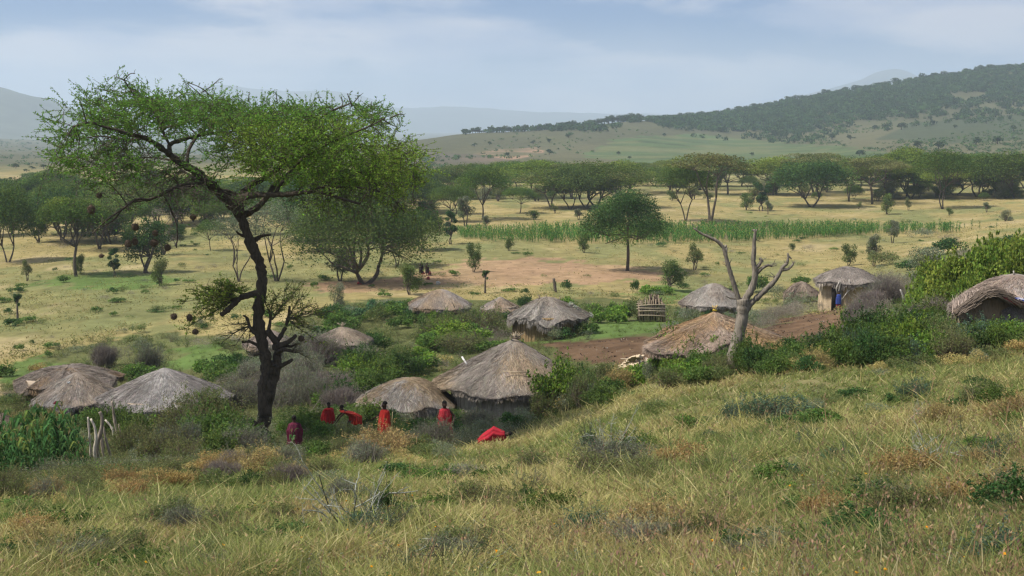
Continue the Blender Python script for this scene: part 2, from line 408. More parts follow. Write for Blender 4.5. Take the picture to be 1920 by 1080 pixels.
def mat_ground():
    m, N, L = mat_new('ground')
    out = N.new('ShaderNodeOutputMaterial'); p = N.new('ShaderNodeBsdfPrincipled'); p.inputs['Roughness'].default_value = 1; p.inputs['Specular IOR Level'].default_value = 0.05
    a = N.new('ShaderNodeAttribute'); a.attribute_name = 'col'
    tc = N.new('ShaderNodeTexCoord')
    def noise(sc, det, lo, hi, stretch=(1, 1, 1)):
        mp = N.new('ShaderNodeMapping'); mp.inputs['Scale'].default_value = stretch; L.new(tc.outputs['Object'], mp.inputs[0])
        n = N.new('ShaderNodeTexNoise'); n.inputs['Scale'].default_value = sc; n.inputs['Detail'].default_value = det; n.inputs['Roughness'].default_value = .7
        L.new(mp.outputs[0], n.inputs['Vector'])
        mr = N.new('ShaderNodeMapRange'); mr.inputs['From Min'].default_value = .3; mr.inputs['From Max'].default_value = .7
        mr.inputs['To Min'].default_value = lo; mr.inputs['To Max'].default_value = hi; L.new(n.outputs['Fac'], mr.inputs['Value']); return n, mr
    n1, r1 = noise(.55, 8, .68, 1.3, (1, .7, 1)); n2, r2 = noise(.06, 6, .85, 1.15)
    mu = N.new('ShaderNodeMath'); mu.operation = 'MULTIPLY'; L.new(r1.outputs[0], mu.inputs[0]); L.new(r2.outputs[0], mu.inputs[1])
    sc = N.new('ShaderNodeVectorMath'); sc.operation = 'SCALE'; L.new(a.outputs['Color'], sc.inputs[0]); L.new(mu.outputs[0], sc.inputs['Scale'])
    L.new(sc.outputs[0], p.inputs['Base Color'])
    b = N.new('ShaderNodeBump'); b.inputs['Strength'].default_value = .5; b.inputs['Distance'].default_value = .25
    L.new(n1.outputs['Fac'], b.inputs['Height']); L.new(b.outputs[0], p.inputs['Normal'])
    L.new(p.outputs[0], out.inputs['Surface']); return m
gm = mesh_np('ground', np.stack([GXX, GYY, GZZ], -1).reshape(-1, 3), [Qd], GC.reshape(-1, 3), mat_ground(), True)
struct('ground', gm)

# ---------------------------------------------------------------- distant hills, each a solid ridge of its own
M['hill'] = mat_rough('hill', .012, .35, (1, 1, 1), .3, 1.0, bdist=8)
def ridge(name, pts, Y, depth, base_z, col, label, rough=3.0, seed=0):
    """pts = skyline as (photo x, photo y); the hill falls away in front of and behind the crest"""
    xs = np.array([at(p[0], p[1], Y).x for p in pts]); zs = np.array([at(p[0], p[1], Y).z for p in pts])
    X = np.linspace(xs[0], xs[-1], 260); Zc = np.interp(X, xs, zs)
    k = np.hanning(15); k /= k.sum(); Zc = np.convolve(np.pad(Zc, 7, 'edge'), k, 'valid')
    D = np.linspace(-1, 1, 61); XX, DD = np.meshgrid(X, D)
    prof = (np.cos(np.clip(np.abs(DD), 0, 1) * math.pi) * .5 + .5) ** .8
    ZZ = base_z + (Zc[None, :] - base_z) * prof + (fbm(XX / (depth * .12), DD * 7, seed) - .5) * rough * 6 * (1 - .75 * (np.abs(DD) < .05)) * (np.abs(DD) < .98)
    C = np.array(col) * (.7 + .6 * fbm(XX / (depth * .2), DD * 5, seed + 4)[..., None])
    i = np.arange(XX.size).reshape(XX.shape); Q = np.stack([i[:-1, :-1], i[:-1, 1:], i[1:, 1:], i[1:, :-1]], -1).reshape(-1, 4)
    me = mesh_np(name, np.stack([XX, Y + DD * depth, ZZ], -1).reshape(-1, 3), [Q], C.reshape(-1, 3), M['hill'], True)
    return struct(name, me, label)
ridge('hill', [(-1100,200),(-700,110),(-350,95),(-100,135),(0,168),(60,182),(135,212),(220,240),(330,262),(450,275)], 5000, 1200, -50, (.07, .08, .05), 'long bare hill sloping down at the left edge', 4, 1)
ridge('mountain', [(240,250),(330,190),(405,158),(470,166),(560,172),(620,170),(680,178),(740,205),(850,199),(930,205),(1040,212),(1200,214),(1400,222),(1500,235),(1600,245)], 10800, 1600, -60, (.05, .06, .05), 'pale blue mountain range on the horizon', 6, 2)
ridge('mountain', [(1350,230),(1480,185),(1560,165),(1620,148),(1650,133),(1680,128),(1705,138),(1730,155),(1800,180),(1900,200),(2050,232)], 9800, 1200, -60, (.05, .06, .05), 'pale blue peak rising behind the wooded hill', 3, 3)
# ---------------------------------------------------------------- plant prototypes (unit size, shared by copies)
def sph(n):
    v = rng.normal(size=(n, 3)); return v / np.linalg.norm(v, axis=1, keepdims=True)
GREENS = {
 'bright': ((.085,.138,.024), (.125,.18,.03), (.045,.082,.02)),
 'green':  ((.055,.086,.023), (.08,.115,.03), (.032,.055,.018)),
 'dark':   ((.032,.062,.02), (.048,.085,.026), (.022,.042,.015)),
 'olive':  ((.095,.105,.04), (.13,.135,.055), (.06,.075,.028)),
 'grey':   ((.105,.12,.075), (.14,.15,.10), (.07,.085,.05)),
 'mauve':  ((.14,.12,.095), (.17,.15,.12), (.10,.085,.065)),
 'tan':    ((.24,.185,.075), (.30,.235,.10), (.16,.125,.05)),
 'rust':   ((.19,.125,.05), (.24,.165,.07), (.11,.08,.035)),
 'blue':   ((.055,.088,.055), (.08,.12,.08), (.035,.06,.038)),
 'acacia': ((.052,.088,.02), (.08,.116,.024), (.03,.052,.015)),
 'lime':   ((.10,.138,.024), (.14,.175,.034), (.055,.085,.018)),
}
GREENS = {k: tuple(tuple(min(1, c * 1.6) for c in q) for q in v) for k, v in GREENS.items()}
def pick(pal, n, w=(.5, .3, .2)):
    P = np.array(GREENS[pal]); return P[rng.choice(3, n, p=w)]
def bush_mesh(pal, n=3000, leaf=.055, asp=.5, lumps=11, twigs=0, twigcol=(.14,.11,.085), spread=1.0, pal2=None, up=0.0, spike=0.0, shoot=1.0):
    """a shrub of radius 1 and height 1: leaf clumps of unequal size on bent stems"""
    b = MB()
    az = rng.uniform(0, 2 * math.pi, lumps); rr = np.sqrt(rng.uniform(0, 1, lumps)) * .68
    cz = .62 * (1 - (rr / .95) ** 2) * rng.uniform(.55, 1.12, lumps) + .12
    Cn = np.stack([rr * np.cos(az), rr * np.sin(az), cz], 1); rad = rng.uniform(.2, .42, lumps)
    k = rng.choice(lumps, n, p=rad ** 2 / (rad ** 2).sum())
    d = sph(n); r = rad[k] * (rng.uniform(.15, 1, n) ** .45) * rng.choice([1, 1.25], n, p=[.88, .12])
    P = Cn[k] + d * r[:, None] * np.array([1.05, 1.05, .8]); P[:, 2] = np.abs(P[:, 2]) * .98 + .005
    base_tint = np.array([pick(pal2, 1)[0] if (pal2 and rng.random() < .35) else pick(pal, 1)[0] for _ in range(lumps)])
    col = .5 * base_tint[k] + .5 * pick(pal, n)
    A = rng.normal(size=(n, 3)); A += d * .8; A[:, 2] += up
    L = leaf * rng.uniform(.6, 1.4, n)
    b.leaves(P, L, L * asp, A, col, .15)
    ns = 46; k = rng.choice(lumps, ns); d = sph(ns); d[:, 2] = np.abs(d[:, 2]) + .15; ln = rng.uniform(.15, .42, ns) * shoot
    for i in range(ns):
        m = 16; t = rng.uniform(.55, 1, m)[:, None]; Pq = Cn[k[i]] + d[i] * (rad[k[i]] * .8 + ln[i] * t ** 2) + rng.normal(size=(m, 3)) * .022
        b.leaves(Pq, leaf * .9, leaf * .9 * asp, None, pick(pal, m), .1)
    if twigs:
        k = rng.choice(lumps, twigs); d = sph(twigs); d[:, 2] = np.abs(d[:, 2]) * .9 + .1
        tip = Cn[k] + d * rad[k][:, None] * (1.05 + spike); base = np.stack([rng.normal(size=twigs) * .16, rng.normal(size=twigs) * .16, np.zeros(twigs)], 1) * (1 + 2 * rng.random((twigs, 1)))
        base = base * .6 + (Cn[k] * rng.uniform(0, .8, (twigs, 1))) * [1, 1, .7]
        c = np.array(twigcol) * rng.uniform(.6, 1.35, (twigs, 1))
        b.blades(base, tip, .014, rng.normal(size=(twigs, 3)) * .06, c)
    s = MB()
    for i in range(min(lumps, 7)):
        t = Cn[i]; a = np.array([rng.normal() * .05, rng.normal() * .05, -.06])
        s.tube([a, a * .4 + t * .35 + rng.normal(size=3) * .04, t], [.03, .022, .01], 5, (.12, .09, .065))
    return b, s
def weed_mesh(pal, n=420, h=1.0):
    """a low scraggly plant: thin stems with small leaves"""
    b = MB(); ns = 16
    base = np.stack([rng.normal(size=ns) * .16, rng.normal(size=ns) * .16, np.full(ns, -.03)], 1)
    tip = base + np.stack([rng.normal(size=ns) * .42, rng.normal(size=ns) * .42, rng.uniform(.5, 1.05, ns)], 1)
    b.blades(base, tip, .016, rng.normal(size=(ns, 3)) * .07, np.repeat(np.array([[.10, .09, .05]]), ns, 0))
    k = rng.integers(0, ns, n); t = rng.uniform(.15, 1.03, n)[:, None]
    P = base[k] * (1 - t) + tip[k] * t + rng.normal(size=(n, 3)) * .085; P[:, 2] = np.abs(P[:, 2])
    L = rng.uniform(.05, .13, n); b.leaves(P, L, L * .35, None, pick(pal, n), .1)
    return b
BUSH = {}; RAW = {}
def bp(key, cnt, **kw):
    BUSH[key] = []; RAW[key] = []
    for i in range(cnt):
        b, s = bush_mesh(**kw)
        BUSH[key].append((b.mesh('foliage', M['leaf']), s.mesh('stem', M['bark']))); RAW[key].append((np.vstack(b.V)[:kw['n'] * 4], np.vstack(b.C)[:kw['n'] * 4]))
bp('bright', 3, pal='bright', n=4200, leaf=.085, asp=.6, lumps=14, pal2='green')
bp('green', 3, pal='green', n=4200, leaf=.075, asp=.55, lumps=13, pal2='bright')
bp('dark', 3, pal='dark', n=3800, leaf=.075, asp=.55, lumps=12, pal2='green', twigs=60)
bp('olive', 4, pal='olive', n=4300, leaf=.06, asp=.35, lumps=13, twigs=420, pal2='green', spike=.1)
bp('grey', 3, pal='grey', n=3600, leaf=.06, asp=.3, lumps=12, twigs=700, twigcol=(.19,.17,.145), pal2='olive', spike=.15)
bp('mauve', 3, pal='mauve', n=1500, leaf=.06, asp=.22, lumps=13, twigs=2100, twigcol=(.185,.155,.14), spike=.15)
bp('tan', 3, pal='tan', n=3600, leaf=.065, asp=.3, lumps=12, twigs=600, twigcol=(.26,.2,.1), pal2='olive', spike=.1)
bp('rust', 2, pal='rust', n=3800, leaf=.065, asp=.4, lumps=12, twigs=300, twigcol=(.2,.14,.07), pal2='tan')
bp('blue', 2, pal='blue', n=3800, leaf=.065, asp=.4, lumps=12, twigs=250, pal2='dark', spike=.2)
bp('lime', 3, pal='lime', n=5200, leaf=.085, asp=.6, lumps=17, pal2='bright', shoot=.35)
def bigleaf():
    b = MB(); n = 420
    P = sph(n) * rng.uniform(.5, 1, (n, 1)); P[:, 2] = np.abs(P[:, 2]) * .85 + .05
    A = P * [1, 1, -.3] + rng.normal(size=(n, 3)) * .3
    L = rng.uniform(.2, .36, n); b.leaves(P, L, L * .62, A, np.array([.085, .16, .075]), .6)
    s = MB()
    for i in range(6): s.tube([[0, 0, -.05], sph(1)[0] * [.5, .5, .3] + [0, 0, .4]], [.03, .012], 5, (.12, .13, .06))
    return b, s
BUSH['bigleaf'] = []
for i in range(2):
    b_, s_ = bigleaf(); BUSH['bigleaf'].append((b_.mesh('foliage', M['leaf']), s_.mesh('stem', M['bark'])))
# thorny open shrub for the near slope: branching thin stems, few leaves
def thorn_mesh(pale=0.5, leafy=500, pal='blue', n0=7):
    b = MB(); l = MB(); ends = []
    def grow(p, d, ln, r, dep):
        q = [p]; 
        for i in range(4):
            d = d + rng.normal(size=3) * .16; d /= np.linalg.norm(d); p = p + d * ln / 4; q.append(p)
            ends.append(p)
            if dep > 0 and rng.random() < .55: grow(p, d + rng.normal(size=3) * .75, ln * .55, r * .6, dep - 1)
        c = (.33, .34, .29) if rng.random() < pale else (.085, .08, .055)
        b.tube(q, np.linspace(r, r * .4, 5), 4, c, False)
        for x in q[1:]:
            for _ in range(2): b.tube([x, x + rng.normal(size=3) * .045], [r * .35, r * .1], 3, c, False)
    for i in range(n0):
        a = rng.uniform(0, 6.28); e = rng.uniform(.5, 1.2)
        grow(np.array([rng.normal() * .05, rng.normal() * .05, -.04]), np.array([math.cos(a) * e, math.sin(a) * e, .9]), rng.uniform(.7, 1.1), .016, 2)
    E = np.array(ends); k = rng.integers(0, len(E), leafy)
    L = rng.uniform(.02, .05, leafy); l.leaves(E[k] + rng.normal(size=(leafy, 3)) * .05, L, L * .45, None, pick(pal, leafy), 0)
    return l, b
BUSH['thorn'] = []
for pl, lf, pa in ((.1, 1500, 'blue'), (.85, 350, 'grey'), (.2, 2300, 'dark')):
    l_, b_ = thorn_mesh(pl, lf, pa); BUSH['thorn'].append((l_.mesh('foliage', M['leaf']), b_.mesh('stem', M['twig'])))

# trees ------------------------------------------------------------
def curve_pts(a, b, bow, n=5):
    a, b = np.asarray(a, float), np.asarray(b, float); t = np.linspace(0, 1, n)[:, None]
    side = rng.normal(size=3) * np.linalg.norm(b - a) * bow; side[2] = abs(side[2]) * .6
    return a * (1 - t) + b * t + side * np.sin(t * math.pi)
def umbrella(Rw, Hh, pads, leaf, n, pal, fork=.3, lean=.05, stems=1, thick=.13, pal2=None, bare=0, r0=.22, dome=.30):
    """flat topped acacia, base at the origin; sizes in metres"""
    tr = MB(); cr = MB(); bark = (.10, .08, .062)
    pc = []
    ga = 2.39996; ph = rng.uniform(0, 6.28)
    for i in range(pads):
        r = math.sqrt((i + .4) / pads) * Rw * .84; a = ph + i * ga + rng.normal() * .15
        x, y = r * math.cos(a), r * math.sin(a)
        z = Hh * (1 - thick * .6) - dome * Hh * (r / Rw) ** 2.1 + rng.normal() * Hh * .035
        pc.append((x, y, z, Rw * rng.uniform(.26, .40)))
    pc = np.array(pc)
    starts = []
    for s in range(stems):
        a = rng.uniform(0, 6.28) if stems == 1 else s * 6.28 / stems + rng.normal() * .3
        off = 0 if stems == 1 else .35
        top = np.array([math.cos(a) * Rw * (lean + (0.16 if stems > 1 else 0)), math.sin(a) * Rw * (lean + (0.16 if stems > 1 else 0)), Hh * fork * rng.uniform(.85, 1.15)])
        P = curve_pts([math.cos(a) * off * r0, math.sin(a) * off * r0, -.3], top, .06, 6)
        tr.tube(P, np.linspace(r0 * 1.15, r0 * .75, 6) * (1 if stems == 1 else .75), 8, bark); starts.append(P[-1])
    limbs = []
    nl = max(4, pads // 4)
    order = rng.permutation(pads)[:nl]
    for i in order:
        s = min(starts, key=lambda q: np.hypot(q[0] - pc[i, 0], q[1] - pc[i, 1]))
        e = pc[i, :3] * [.62, .62, 1] - [0, 0, Hh * .17]
        P = curve_pts(s, e, .10, 6); P[1:-1, 2] -= 0.0
        tr.tube(P, np.linspace(r0 * .62, r0 * .26, 6), 6, bark); limbs += list(P[2:])
    limbs = np.array(limbs)
    for i in range(pads):
        dist = np.linalg.norm(limbs - pc[i, :3], axis=1); s = limbs[np.argmin(dist)]
        e = pc[i, :3] - [0, 0, pc[i, 3] * .1]
        P = curve_pts(s, e, .12, 5); tr.tube(P, np.linspace(r0 * .27, r0 * .08, 5), 5, bark, False)
        for _ in range(4):
            q = e + rng.normal(size=3) * pc[i, 3] * [.6, .6, .12]
            tr.tube(curve_pts(P[2], q, .1, 4), np.linspace(r0 * .1, r0 * .03, 4), 3, bark, False)
    k = rng.choice(pads, n, p=pc[:, 3] ** 2 / (pc[:, 3] ** 2).sum())
    ang = rng.uniform(0, 6.28, n); rr = np.sqrt(rng.uniform(0, 1, n)) * rng.choice([1, 1.12], n, p=[.92, .08])
    th = Hh * thick * rng.uniform(.75, 1.2, n)
    zt = np.sqrt(np.clip(1 - (rr / 1.2) ** 2, 0, 1)) * th * (rng.beta(2.2, 1.4, n) - .45)
    P = np.stack([pc[k, 0] + rr * np.cos(ang) * pc[k, 3], pc[k, 1] + rr * np.sin(ang) * pc[k, 3], pc[k, 2] + zt - rr ** 2 * Hh * .018], 1)
    tint = np.array([pick(pal2 if (pal2 and rng.random() < .3) else pal, 1)[0] * rng.uniform(.85, 1.18) for _ in range(pads)])
    L = leaf * rng.uniform(.6, 1.4, n)
    cr.leaves(P, L, L * .5, rng.normal(size=(n, 3)) * [1, 1, .45], .6 * tint[k] + .4 * pick(pal, n), .3)
    return cr, tr
def round_tree(Rw, Hh, lumps, leaf, n, pal, z0=.3, stems=1, r0=.09, pal2=None):
    cr = MB(); tr = MB(); bark = (.11, .088, .068)
    az = rng.uniform(0, 6.28, lumps); rr = np.sqrt(rng.uniform(0, 1, lumps)) * Rw * .62
    cz = Hh * (z0 + (1 - z0) * rng.uniform(.12, .86, lumps)); cz = np.minimum(cz, Hh * (.95 - .35 * (rr / Rw) ** 2))
    rad = rng.uniform(.24, .42, lumps) * Rw
    Cn = np.stack([rr * np.cos(az), rr * np.sin(az), cz], 1)
    k = rng.choice(lumps, n, p=rad ** 2 / (rad ** 2).sum()); d = sph(n)
    P = Cn[k] + d * (rad[k] * rng.uniform(.1, 1, n) ** .45 * rng.choice([1, 1.3], n, p=[.88, .12]))[:, None] * [1, 1, .85]
    P[:, 2] = np.minimum(P[:, 2], Hh * 1.04); P[:, 2] = np.maximum(P[:, 2], .1)
    tint = np.array([pick(pal2 if (pal2 and rng.random() < .3) else pal, 1)[0] for _ in range(lumps)])
    L = leaf * rng.uniform(.6, 1.4, n); cr.leaves(P, L, L * .5, None, .5 * tint[k] + .5 * pick(pal, n), .2)
    for s in range(stems):
        top = np.array([rng.normal() * .12 * Rw, rng.normal() * .12 * Rw, Hh * (z0 + .08)])
        Pp = curve_pts([rng.normal() * .03 * Rw * stems, rng.normal() * .03 * Rw, -.2], top, .07, 5); tr.tube(Pp, np.linspace(r0, r0 * .65, 5), 7, bark)
        for i in range(s, lumps, stems): tr.tube(curve_pts(top, Cn[i], .1, 4), np.linspace(r0 * .55, r0 * .12, 4), 4, bark, False)
    return cr, tr
TREE = {}
def tp(key, f, **kw):
    cr, tr = f(**kw); TREE[key] = (cr.mesh('crown', M['leaf']), tr.mesh('trunk', M['bark']), kw['Rw'], kw['Hh'])
for i in range(4): tp('umb%d' % i, umbrella, Rw=7, Hh=11, pads=28 + 3 * i, leaf=.34, n=11500, pal='acacia', fork=.28 + .05 * i, pal2=('lime', 'green', 'dark', 'olive')[i], stems=1 + (i % 2), thick=.26, r0=.2)
for i in range(2): tp('lime%d' % i, umbrella, Rw=6.5, Hh=9, pads=24, leaf=.33, n=10500, pal='lime', fork=.32, pal2='acacia', stems=1, thick=.27, r0=.19)
for i in range(2): tp('flat%d' % i, umbrella, Rw=7, Hh=11, pads=17, leaf=.34, n=5200, pal='olive', fork=.38, pal2='acacia', stems=2, thick=.10, r0=.28, dome=.2)
for i in range(3): tp('full%d' % i, umbrella, Rw=7, Hh=10, pads=34, leaf=.36, n=15000, pal=('dark', 'acacia', 'green')[i], fork=.18, pal2='green', stems=2, thick=.46, r0=.22, dome=.42)
tp('lone', umbrella, Rw=5.6, Hh=11, pads=30, leaf=.24, n=24000, pal='dark', fork=.42, pal2='acacia', lean=.02, stems=1, thick=.34, r0=.2, dome=.52)
tp('big', umbrella, Rw=9.2, Hh=12.5, pads=46, leaf=.27, n=34000, pal='green', fork=.14, pal2='dark', lean=.04, stems=2, thick=.52, r0=.36, dome=.50)
tp('sparse', umbrella, Rw=5.5, Hh=8.5, pads=20, leaf=.2, n=4200, pal='grey', fork=.2, pal2='green', stems=3, thick=.26, r0=.16, dome=.35)
tp('left', umbrella, Rw=4.9, Hh=10.4, pads=22, leaf=.27, n=13000, pal='acacia', fork=.36, pal2='lime', stems=1, thick=.24, r0=.22, dome=.25)
for i in range(3): tp('small%d' % i, round_tree, Rw=1.5, Hh=3.2, lumps=15, leaf=.15, n=3000, pal=('green', 'olive', 'grey')[i], z0=.06 + .09 * i, stems=2 + i % 2, pal2='green')
for i in range(2): tp('shrubtree%d' % i, round_tree, Rw=2.2, Hh=4.0, lumps=16, leaf=.17, n=4600, pal=('green', 'grey')[i], z0=.08, stems=3, pal2='olive')
tp('pollard', round_tree, Rw=.85, Hh=3.4, lumps=8, leaf=.13, n=1500, pal='dark', z0=.5, stems=1, r0=.17, pal2='olive')
tp('dense', round_tree, Rw=2.6, Hh=5.2, lumps=18, leaf=.19, n=6500, pal='dark', z0=.2, stems=3, r0=.13, pal2='green')
tp('narrow', round_tree, Rw=1.1, Hh=5.0, lumps=13, leaf=.19, n=2800, pal='dark', z0=.12, stems=2, pal2='blue')
tp('twiggy', round_tree, Rw=2.3, Hh=6.0, lumps=16, leaf=.13, n=1900, pal='mauve', z0=.15, stems=3, r0=.12, pal2='grey')
# ---------------------------------------------------------------- placement bookkeeping: labels are written at the end, once every neighbour is known
LAND = []          # (photo x, photo y, words) of things one can find
PENDING = []       # objects whose label is made from their look and their nearest landmark
def pend(o, look, cat, group, pos=None):
    p = pos if pos is not None else o.location
    x, y = to_px(p); PENDING.append((o, look, cat, group, x, y, float(p[1]))); o['category'] = cat; o['group'] = group
def put_tree(kind, px, py, wpx, hpx, name='acacia_tree', label=None, look=None, cat='tree', group=None, P=None, rz=None):
    P = P or hit(px, py); cr, tr, Rw, Hh = TREE[kind]
    k = P.y / F; sx = wpx * k / 2 / (Rw * 1.05); sz = hpx * k / Hh
    o = link(name, None, None, P, rz if rz is not None else rng.uniform(0, 6.28), (sx, sx, sz)); o.empty_display_size = .1
    link('trunk', tr, o); link('crown', cr, o)
    if label: tag(o, label, cat, group); LAND.append((px, py - hpx * .5, label))
    else: pend(o, look, cat, group, P)
    return o
# trees that can be told apart (photo x, base y, crown width, height)
T = put_tree
T('lone', 1176, 508, 172, 158, label='lone umbrella acacia standing on the bare earth in front of the maize field', rz=2.2)
T('big', 682, 532, 292, 190, label='broad dark green spreading acacia with forked trunk and deep shade on bare earth', rz=.6)
T('left', 143, 518, 140, 156, label='bright green acacia with a crooked bare trunk on the left of the plain', rz=1.0)
T('full1', 14, 492, 128, 160, label='acacia with a wide crown cut off by the left edge of the photo', rz=3.0)
T('umb0', 106, 400, 122, 84, label='round topped acacia rising behind the bright green crooked one at left')
T('dense', 275, 512, 104, 108, label='dark bushy tree with a short forked trunk left of the big foreground acacia', name='bushy_tree')
T('sparse', 518, 527, 165, 160, label='thin acacia with a pale forked bare trunk just right of the big foreground trunk', rz=.5)
T('sparse', 448, 528, 130, 140, label='thin acacia with bare twisted branches half hidden by the big foreground trunk', rz=2.0)
T('twiggy', 304, 478, 92, 96, name='bushy_tree', label='grey twiggy tree hung with nests behind the dark bushy tree')
T('small2', 637, 527, 68, 62, name='small_tree', label='spindly little tree beside the trunk of the broad dark spreading acacia')
T('full0', 742, 500, 110, 120, label='dark acacia standing behind the right side of the broad spreading acacia')
T('narrow', 846, 458, 34, 72, name='small_tree', label='narrow dark upright tree right of the broad spreading acacia')
T('shrubtree0', 768, 553, 64, 66, name='bushy_tree', label='dense round bushy tree in front of the two dark standing people')
T('shrubtree1', 630, 582, 40, 54, name='small_tree', label='small leaning tree left of the light broad leafed crop')
T('small0', 888, 510, 38, 62, name='small_tree', label='small dark round headed tree on the bare earth clearing')
T('pollard', 910, 550, 23, 50, name='small_tree', label='little lopped tree with a thick bare stem behind the pale roofed hut')
T('shrubtree0', 1259, 546, 70, 66, name='bushy_tree', label='bushy little tree leaning over the grass left of the dead tree', rz=2)
T('small1', 1302, 506, 42, 50, name='small_tree', label='little olive tree in the grass behind the bushy leaning one')
T('small0', 1591, 498, 40, 46, name='small_tree', label='left one of two small trees behind the hut with the doorway')
T('small2', 1639, 499, 42, 64, name='small_tree', label='taller right one of two small trees behind the hut with the doorway')
T('small2', 1673, 456, 36, 46, name='small_tree', label='round grey headed bush tree at the near edge of the maize field')
T('small0', 1664, 402, 38, 44, name='small_tree', label='small dark tree in the dry grass beyond the right end of the maize')
T('small1', 1703, 395, 18, 24, name='small_tree', label='tiny tree in the dry grass right of the small dark one beyond the maize')
T('pollard', 34, 608, 27, 66, name='small_tree', label='lone little lopped tree with thick trunk on open grass at far left')
T('shrubtree0', 300, 536, 44, 56, name='bushy_tree', label='rounded green bush on a stem in the grass left of the foreground trunk')
T('small1', 51, 527, 26, 40, name='small_tree', label='small slender tree in the grass near the left edge')
T('narrow', 214, 520, 30, 62, name='small_tree', label='thin greyish upright tree between the crooked and the dark bushy tree')
T('shrubtree1', 1730, 533, 92, 74, name='bushy_tree', label='dark olive tree left of the bright green hedge')
# front of the acacia belt
B = 'acacias of the belt beyond the maize field'
for k, px, py, w, h, lab in (
 ('umb0', 904, 412, 112, 100, 'slim trunked umbrella acacia at the left end of the maize field'), ('small2', 873, 424, 50, 60, 'little tree at the left end of the maize beside an umbrella acacia'),
 ('umb2', 975, 400, 70, 52, 'low dark acacia between two umbrella acacias behind the maize'), ('full2', 1068, 392, 104, 90, 'round greyish acacia behind the middle of the maize field'),
 ('full1', 1120, 388, 190, 92, 'widest dense acacia crown behind the lone umbrella acacia'), ('umb1', 1286, 414, 118, 108, 'umbrella acacia leaning left beside the pale forked one behind the maize'),
 ('flat0', 1332, 420, 168, 134, 'tallest flat topped acacia with a pale forked trunk behind the maize'), ('narrow', 1428, 396, 40, 62, 'thin leaning tree right of the pale forked flat topped acacia'),
 ('full0', 1521, 388, 160, 96, 'large dark spreading acacia with curving limbs behind the right half of the maize'), ('umb3', 1592, 378, 100, 78, 'acacia just right of the large dark spreading one'),
 ('lime0', 1655, 374, 118, 82, 'brightest lime green acacia of the belt on the right'), ('umb1', 1768, 392, 122, 112, 'umbrella acacia with a straight red brown trunk standing forward on the right'),
 ('full1', 1884, 372, 150, 94, 'dense wide acacia at the right edge of the belt'), ('lime1', 1700, 368, 130, 92, 'yellow green domed acacia behind the straight trunked one on the right')):
    T(k, px, py, w, h, label=lab, group=B, name='acacia_tree' if k not in ('small2', 'narrow') else 'small_tree')
# the belt behind, every tree by itself
kinds = ['umb0', 'umb1', 'umb2', 'umb3', 'full0', 'full1', 'full2', 'lime0', 'lime1', 'flat1']
looks = {'umb': 'umbrella shaped acacia', 'ful': 'dense round acacia', 'lim': 'yellow green acacia', 'fla': 'flat topped thin acacia', 'sma': 'small dark tree', 'nar': 'narrow upright tree', 'shr': 'bushy grey green tree'}
cnt = 0
for row, (y0, y1, step, hm) in enumerate(((374, 392, 88, 86), (362, 374, 74, 76), (350, 362, 66, 66), (341, 350, 62, 56), (335, 341, 60, 46))):
    px = -70 + rng.uniform(0, 40)
    while px < 2000:
        py = rng.uniform(y0, y1) - (8 if px > 1200 else 0)
        if px < 560: py += 4
        k = kinds[rng.integers(0, len(kinds))]
        if row < 1 and (820 < px < 1000 or 1230 < px < 1400) : px += step * .8; continue
        h = hm * 1.04 * rng.uniform(.82, 1.15) * (1.0 if px > 780 else .95); w = h * rng.uniform(1.35, 1.75)
        if row == 0: h *= .9
        h = min(h, py - np.interp(px, [0, 150, 400, 800, 1100, 1300, 1700, 1920], [340, 337, 337, 309, 304, 306, 287, 282]) + rng.uniform(-16, 9)); w = max(w, h * 1.5)
        P = hit(px, py)
        if P is not None: T(k, px, py, w, h, look=looks[k[:3]] + ' in the wooded belt', group='acacias of the wooded belt', P=P)
        px += step * rng.uniform(.7, 1.3)
# understory between the belt trunks
for _ in range(150):
    px = rng.uniform(-40, 1960); py = rng.uniform(344, 378); P = hit(px, py)
    if P is None: continue
    hh_ = rng.uniform(16, 34); k = ('dense', 'shrubtree0', 'shrubtree1', 'small1', 'full2')[rng.integers(0, 5)]
    T(k, px, py, hh_ * rng.uniform(1.1, 2.0), hh_, name='small_tree', look='low bushy tree under the acacias', group='low trees under the wooded belt', P=P)
# scattered small trees and bushes on the plain: photo x, base y, kind, width, height
for px, py, k, w, h in ((30,400,'full0',110,72),(85,392,'umb3',90,60),(160,396,'full1',100,64),(230,398,'umb0',90,62),(580,420,'full0',130,92),(640,425,'full1',120,96),(700,415,'full2',130,90),(760,410,'umb1',110,92),(800,400,'full0',90,74),(600,470,'full1',120,88),(540,410,'umb2',100,70),(400,410,'full2',100,66),(470,400,'full0',100,70),(1095,474,'small0',30,40),(955,470,'small0',26,26),(330,462,'dense',50,46),(395,470,'umb2',60,60),(560,452,'full0',120,90),(620,455,'full2',130,110),(790,470,'full0',90,90),(20,440,'small0',50,50),
  (70,455,'dense',60,58),(170,440,'umb3',90,60),(215,452,'narrow',28,50),(238,470,'small1',30,40),(150,514,'shrubtree0',34,40),(1000,412,'small0',34,20),(912,428,'small2',24,26),(1440,402,'small2',26,28),(1400,394,'small0',40,36),
  (1485,470,'small0',18,16),(1040,400,'small1',22,18),(1610,392,'small1',16,14),(395,440,'umb1',80,66),(480,440,'umb0',90,80),(720,440,'umb3',100,80),(250,430,'full1',90,60),(340,425,'umb0',80,60),(440,430,'small0',26,40),(1085,412,'small2',28,22),(1885,415,'shrubtree1',34,22),(1780,404,'shrubtree0',20,16),(1850,398,'small2',24,20),(1130,422,'small1',20,20)):
    T(k, px, py, w, h, name='small_tree' if h < 50 else 'acacia_tree', look=looks.get(k[:3], 'dark bushy tree') + ' on the plain', group='trees scattered over the plain')

